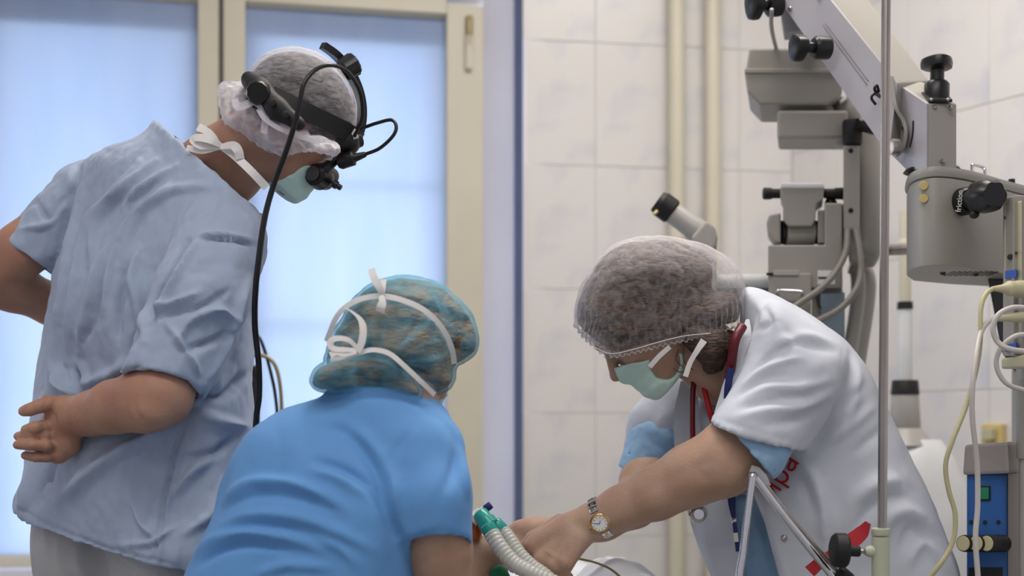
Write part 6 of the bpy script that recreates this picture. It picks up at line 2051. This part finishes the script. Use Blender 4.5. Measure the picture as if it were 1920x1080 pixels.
put('clamp', lathe(W(1594, 1092, 2.045), W(1572, 1068, 2.045), [(0, 0.010), (0.2, 0.013), (0.8, 0.011), (1, 0.006)], 16, 'clamp'), M['blackmatte'], fr_)

# ------------------------------------------------------------------ operating table, drape, breathing circuit
tab = empty('operating_table', (0.13, 2.75, 0))
tag(tab, 'operating table under the white drape', 'table')
put('table_top', prism([(0.0, 2.22, 0.54), (0.30, 2.22, 0.54), (0.30, 3.45, 0.54), (0.0, 3.45, 0.54)], (0, 0, 0.06), 'table_top', 0.01), M['darkgrey'], tab)
put('pedestal', prism([(0.07, 2.85, 0.08), (0.23, 2.85, 0.08), (0.23, 3.15, 0.08), (0.07, 3.15, 0.08)], (0, 0, 0.46), 'pedestal', 0.01), M['steel'], tab)
put('base', prism([(0.0, 2.70, 0.0), (0.30, 2.70, 0.0), (0.30, 3.40, 0.0), (0.0, 3.40, 0.0)], (0, 0, 0.08), 'base', 0.02), M['enamel_cool'], tab)
nx, ny = 80, 130
gx = np.linspace(-0.03, 0.335, nx); gy = np.linspace(2.165, 3.52, ny)
X, Y = np.meshgrid(gx, gy, indexing='ij')
Pq = np.stack([X.ravel(), Y.ravel(), np.zeros(X.size)], 1)
Z = 0.628 + 0.118 * np.exp(-((X - 0.195) / 0.12) ** 2 - ((Y - 2.45) / 0.22) ** 2)
edge_d = np.minimum(np.minimum(X - gx[0], gx[-1] - X), Y - gy[0])
Z -= np.where(edge_d < 0.03, ((0.03 - edge_d) / 0.03) ** 1.5 * 0.12, 0)
nz_ = np.minimum(np.abs(perlin(Pq * np.array([11, 9, 1]), 5)) * 2, 0.6).reshape(X.shape)
Z += (nz_ - 0.25) * 0.030 + 0.010 * perlin(Pq * np.array([26, 9, 1]), 8).reshape(X.shape)
ii = np.arange(nx * ny).reshape(nx, ny)
Qd = np.stack([ii[:-1, :-1].ravel(), ii[1:, :-1].ravel(), ii[1:, 1:].ravel(), ii[:-1, 1:].ravel()], 1)
dm = quad_mesh('surgical_drape', np.stack([X.ravel(), Y.ravel(), Z.ravel()], 1), Qd)
do = put('surgical_drape', dm, M['drape'])
sm = do.modifiers.new('thickness', 'SOLIDIFY'); sm.thickness = 0.003; sm.offset = 1
tag(do, 'white drape mounded over the table beneath the working hands', 'drape')
cable('thin olive cable lying across the white drape', [(1068, 1046, 2.26), (1092, 1049, 2.27), (1120, 1056, 2.28), (1146, 1068, 2.27), (1172, 1090, 2.26)], 0.0022, M['olive'], n=8)

circ = empty('breathing_circuit', W(925, 985, 2.16))
tag(circ, 'teal Y-piece with two white corrugated breathing hoses beside the hands', 'hose')
put('y_piece', lathe(W(899, 962, 2.165), W(922, 990, 2.15), [(0, 0.0125), (0.06, 0.0142), (0.5, 0.0142), (0.55, 0.0168), (0.9, 0.0168), (1, 0.012)], 24, 'y_piece'), M['teal'], circ)
put('y_leg', lathe(W(912, 984, 2.145), W(930, 1012, 2.135), [(0, 0.010), (0.1, 0.0135), (0.6, 0.0135), (0.65, 0.0122), (1, 0.0122)], 24, 'y_leg'), M['teal'], circ)
put('y_leg', lathe(W(926, 978, 2.160), W(950, 1004, 2.155), [(0, 0.010), (0.1, 0.0125), (0.6, 0.0125), (0.65, 0.0115), (1, 0.0115)], 24, 'y_leg'), M['teal'], circ)
put('hose', tube([W(922, 1000, 2.138), W(938, 1026, 2.125), W(964, 1056, 2.115), W(1000, 1076, 2.105), (W(1050, 1100, 2.10)), W(1090, 1140, 2.10)], 0.0135, n=16, ridges=0.045), M['hose'], circ)
put('hose', tube([W(944, 996, 2.156), W(958, 1014, 2.145), W(974, 1038, 2.135), W(996, 1060, 2.128), W(1030, 1086, 2.12), W(1060, 1130, 2.12)], 0.0118, n=16, ridges=0.045), M['hose'], circ)
put('sample_port', lathe(W(884, 976, 2.168), W(908, 955, 2.170), [(0, 0.0120), (0.3, 0.0122), (0.35, 0.0100), (0.75, 0.0095), (0.8, 0.006), (1, 0.006)], 20, 'sample_port'), M['white_plastic'], circ)
put('port_cap', lathe(W(909, 955, 2.170), W(921, 946, 2.170), [(0, 0.0058), (0.1, 0.0068), (0.9, 0.0066), (1, 0.0056)], 8, 'port_cap'), M['navy'], circ)
put('connector', lathe(W(884, 1012, 2.18), W(893, 980, 2.178), [(0, 0.010), (0.2, 0.0135), (0.6, 0.0140), (0.8, 0.0105), (1, 0.010)], 20, 'connector'), M['amber'], circ)
ga = empty('gauze', W(936, 1076, 2.165))
tag(ga, 'small piece of green gauze below the hoses', 'gauze')
put('cloth', tube([W(920, 1082, 2.17), W(936, 1072, 2.165), W(952, 1084, 2.17)], 0.011, n=10, radii=[0.006, 0.012, 0.006]), M['greencloth'], ga)

# ------------------------------------------------------------------ dark upright with bent tubes behind the man
up = empty('equipment_stand', (W(470, 0, 2.95)[0], 2.97, 0))
tag(up, 'dark slim upright with bent tubes between the standing man and the blue scrubs', 'stand')
put('panel', prism_px([(452, 690), (482, 684), (488, 800), (484, 980), (450, 980)], 2.95, 0.03, 'panel', 0.004), M['metaldark'], up)
put('post', cyl((W(466, 0, 2.97)[0], 2.97, 0.03), W(466, 960, 2.97), 0.015, 16, 'post'), M['metaldark'], up)
put('base', lathe((W(466, 0, 2.97)[0], 2.97, 0.0), (W(466, 0, 2.97)[0], 2.97, 0.04), [(0, 0.18), (0.5, 0.18), (1, 0.03)], 28, 'base'), M['metaldark'], up)
put('bent_tube', tube([W(455, 668, 2.90), W(480, 666, 2.90), W(502, 670, 2.90), W(517, 688, 2.90), (W(525, 722, 2.90)), W(528, 770, 2.90), W(527, 860, 2.90), W(500, 930, 2.93), W(470, 950, 2.95)], 0.0045, n=10), M['brass'], up)
put('bent_tube', tube([W(470, 622, 2.92), W(486, 634, 2.92), W(497, 660, 2.92), W(508, 700, 2.92), W(516, 740, 2.92), W(520, 790, 2.92), W(518, 880, 2.93), W(480, 940, 2.95)], 0.0040, n=10), M['cable_black'], up)
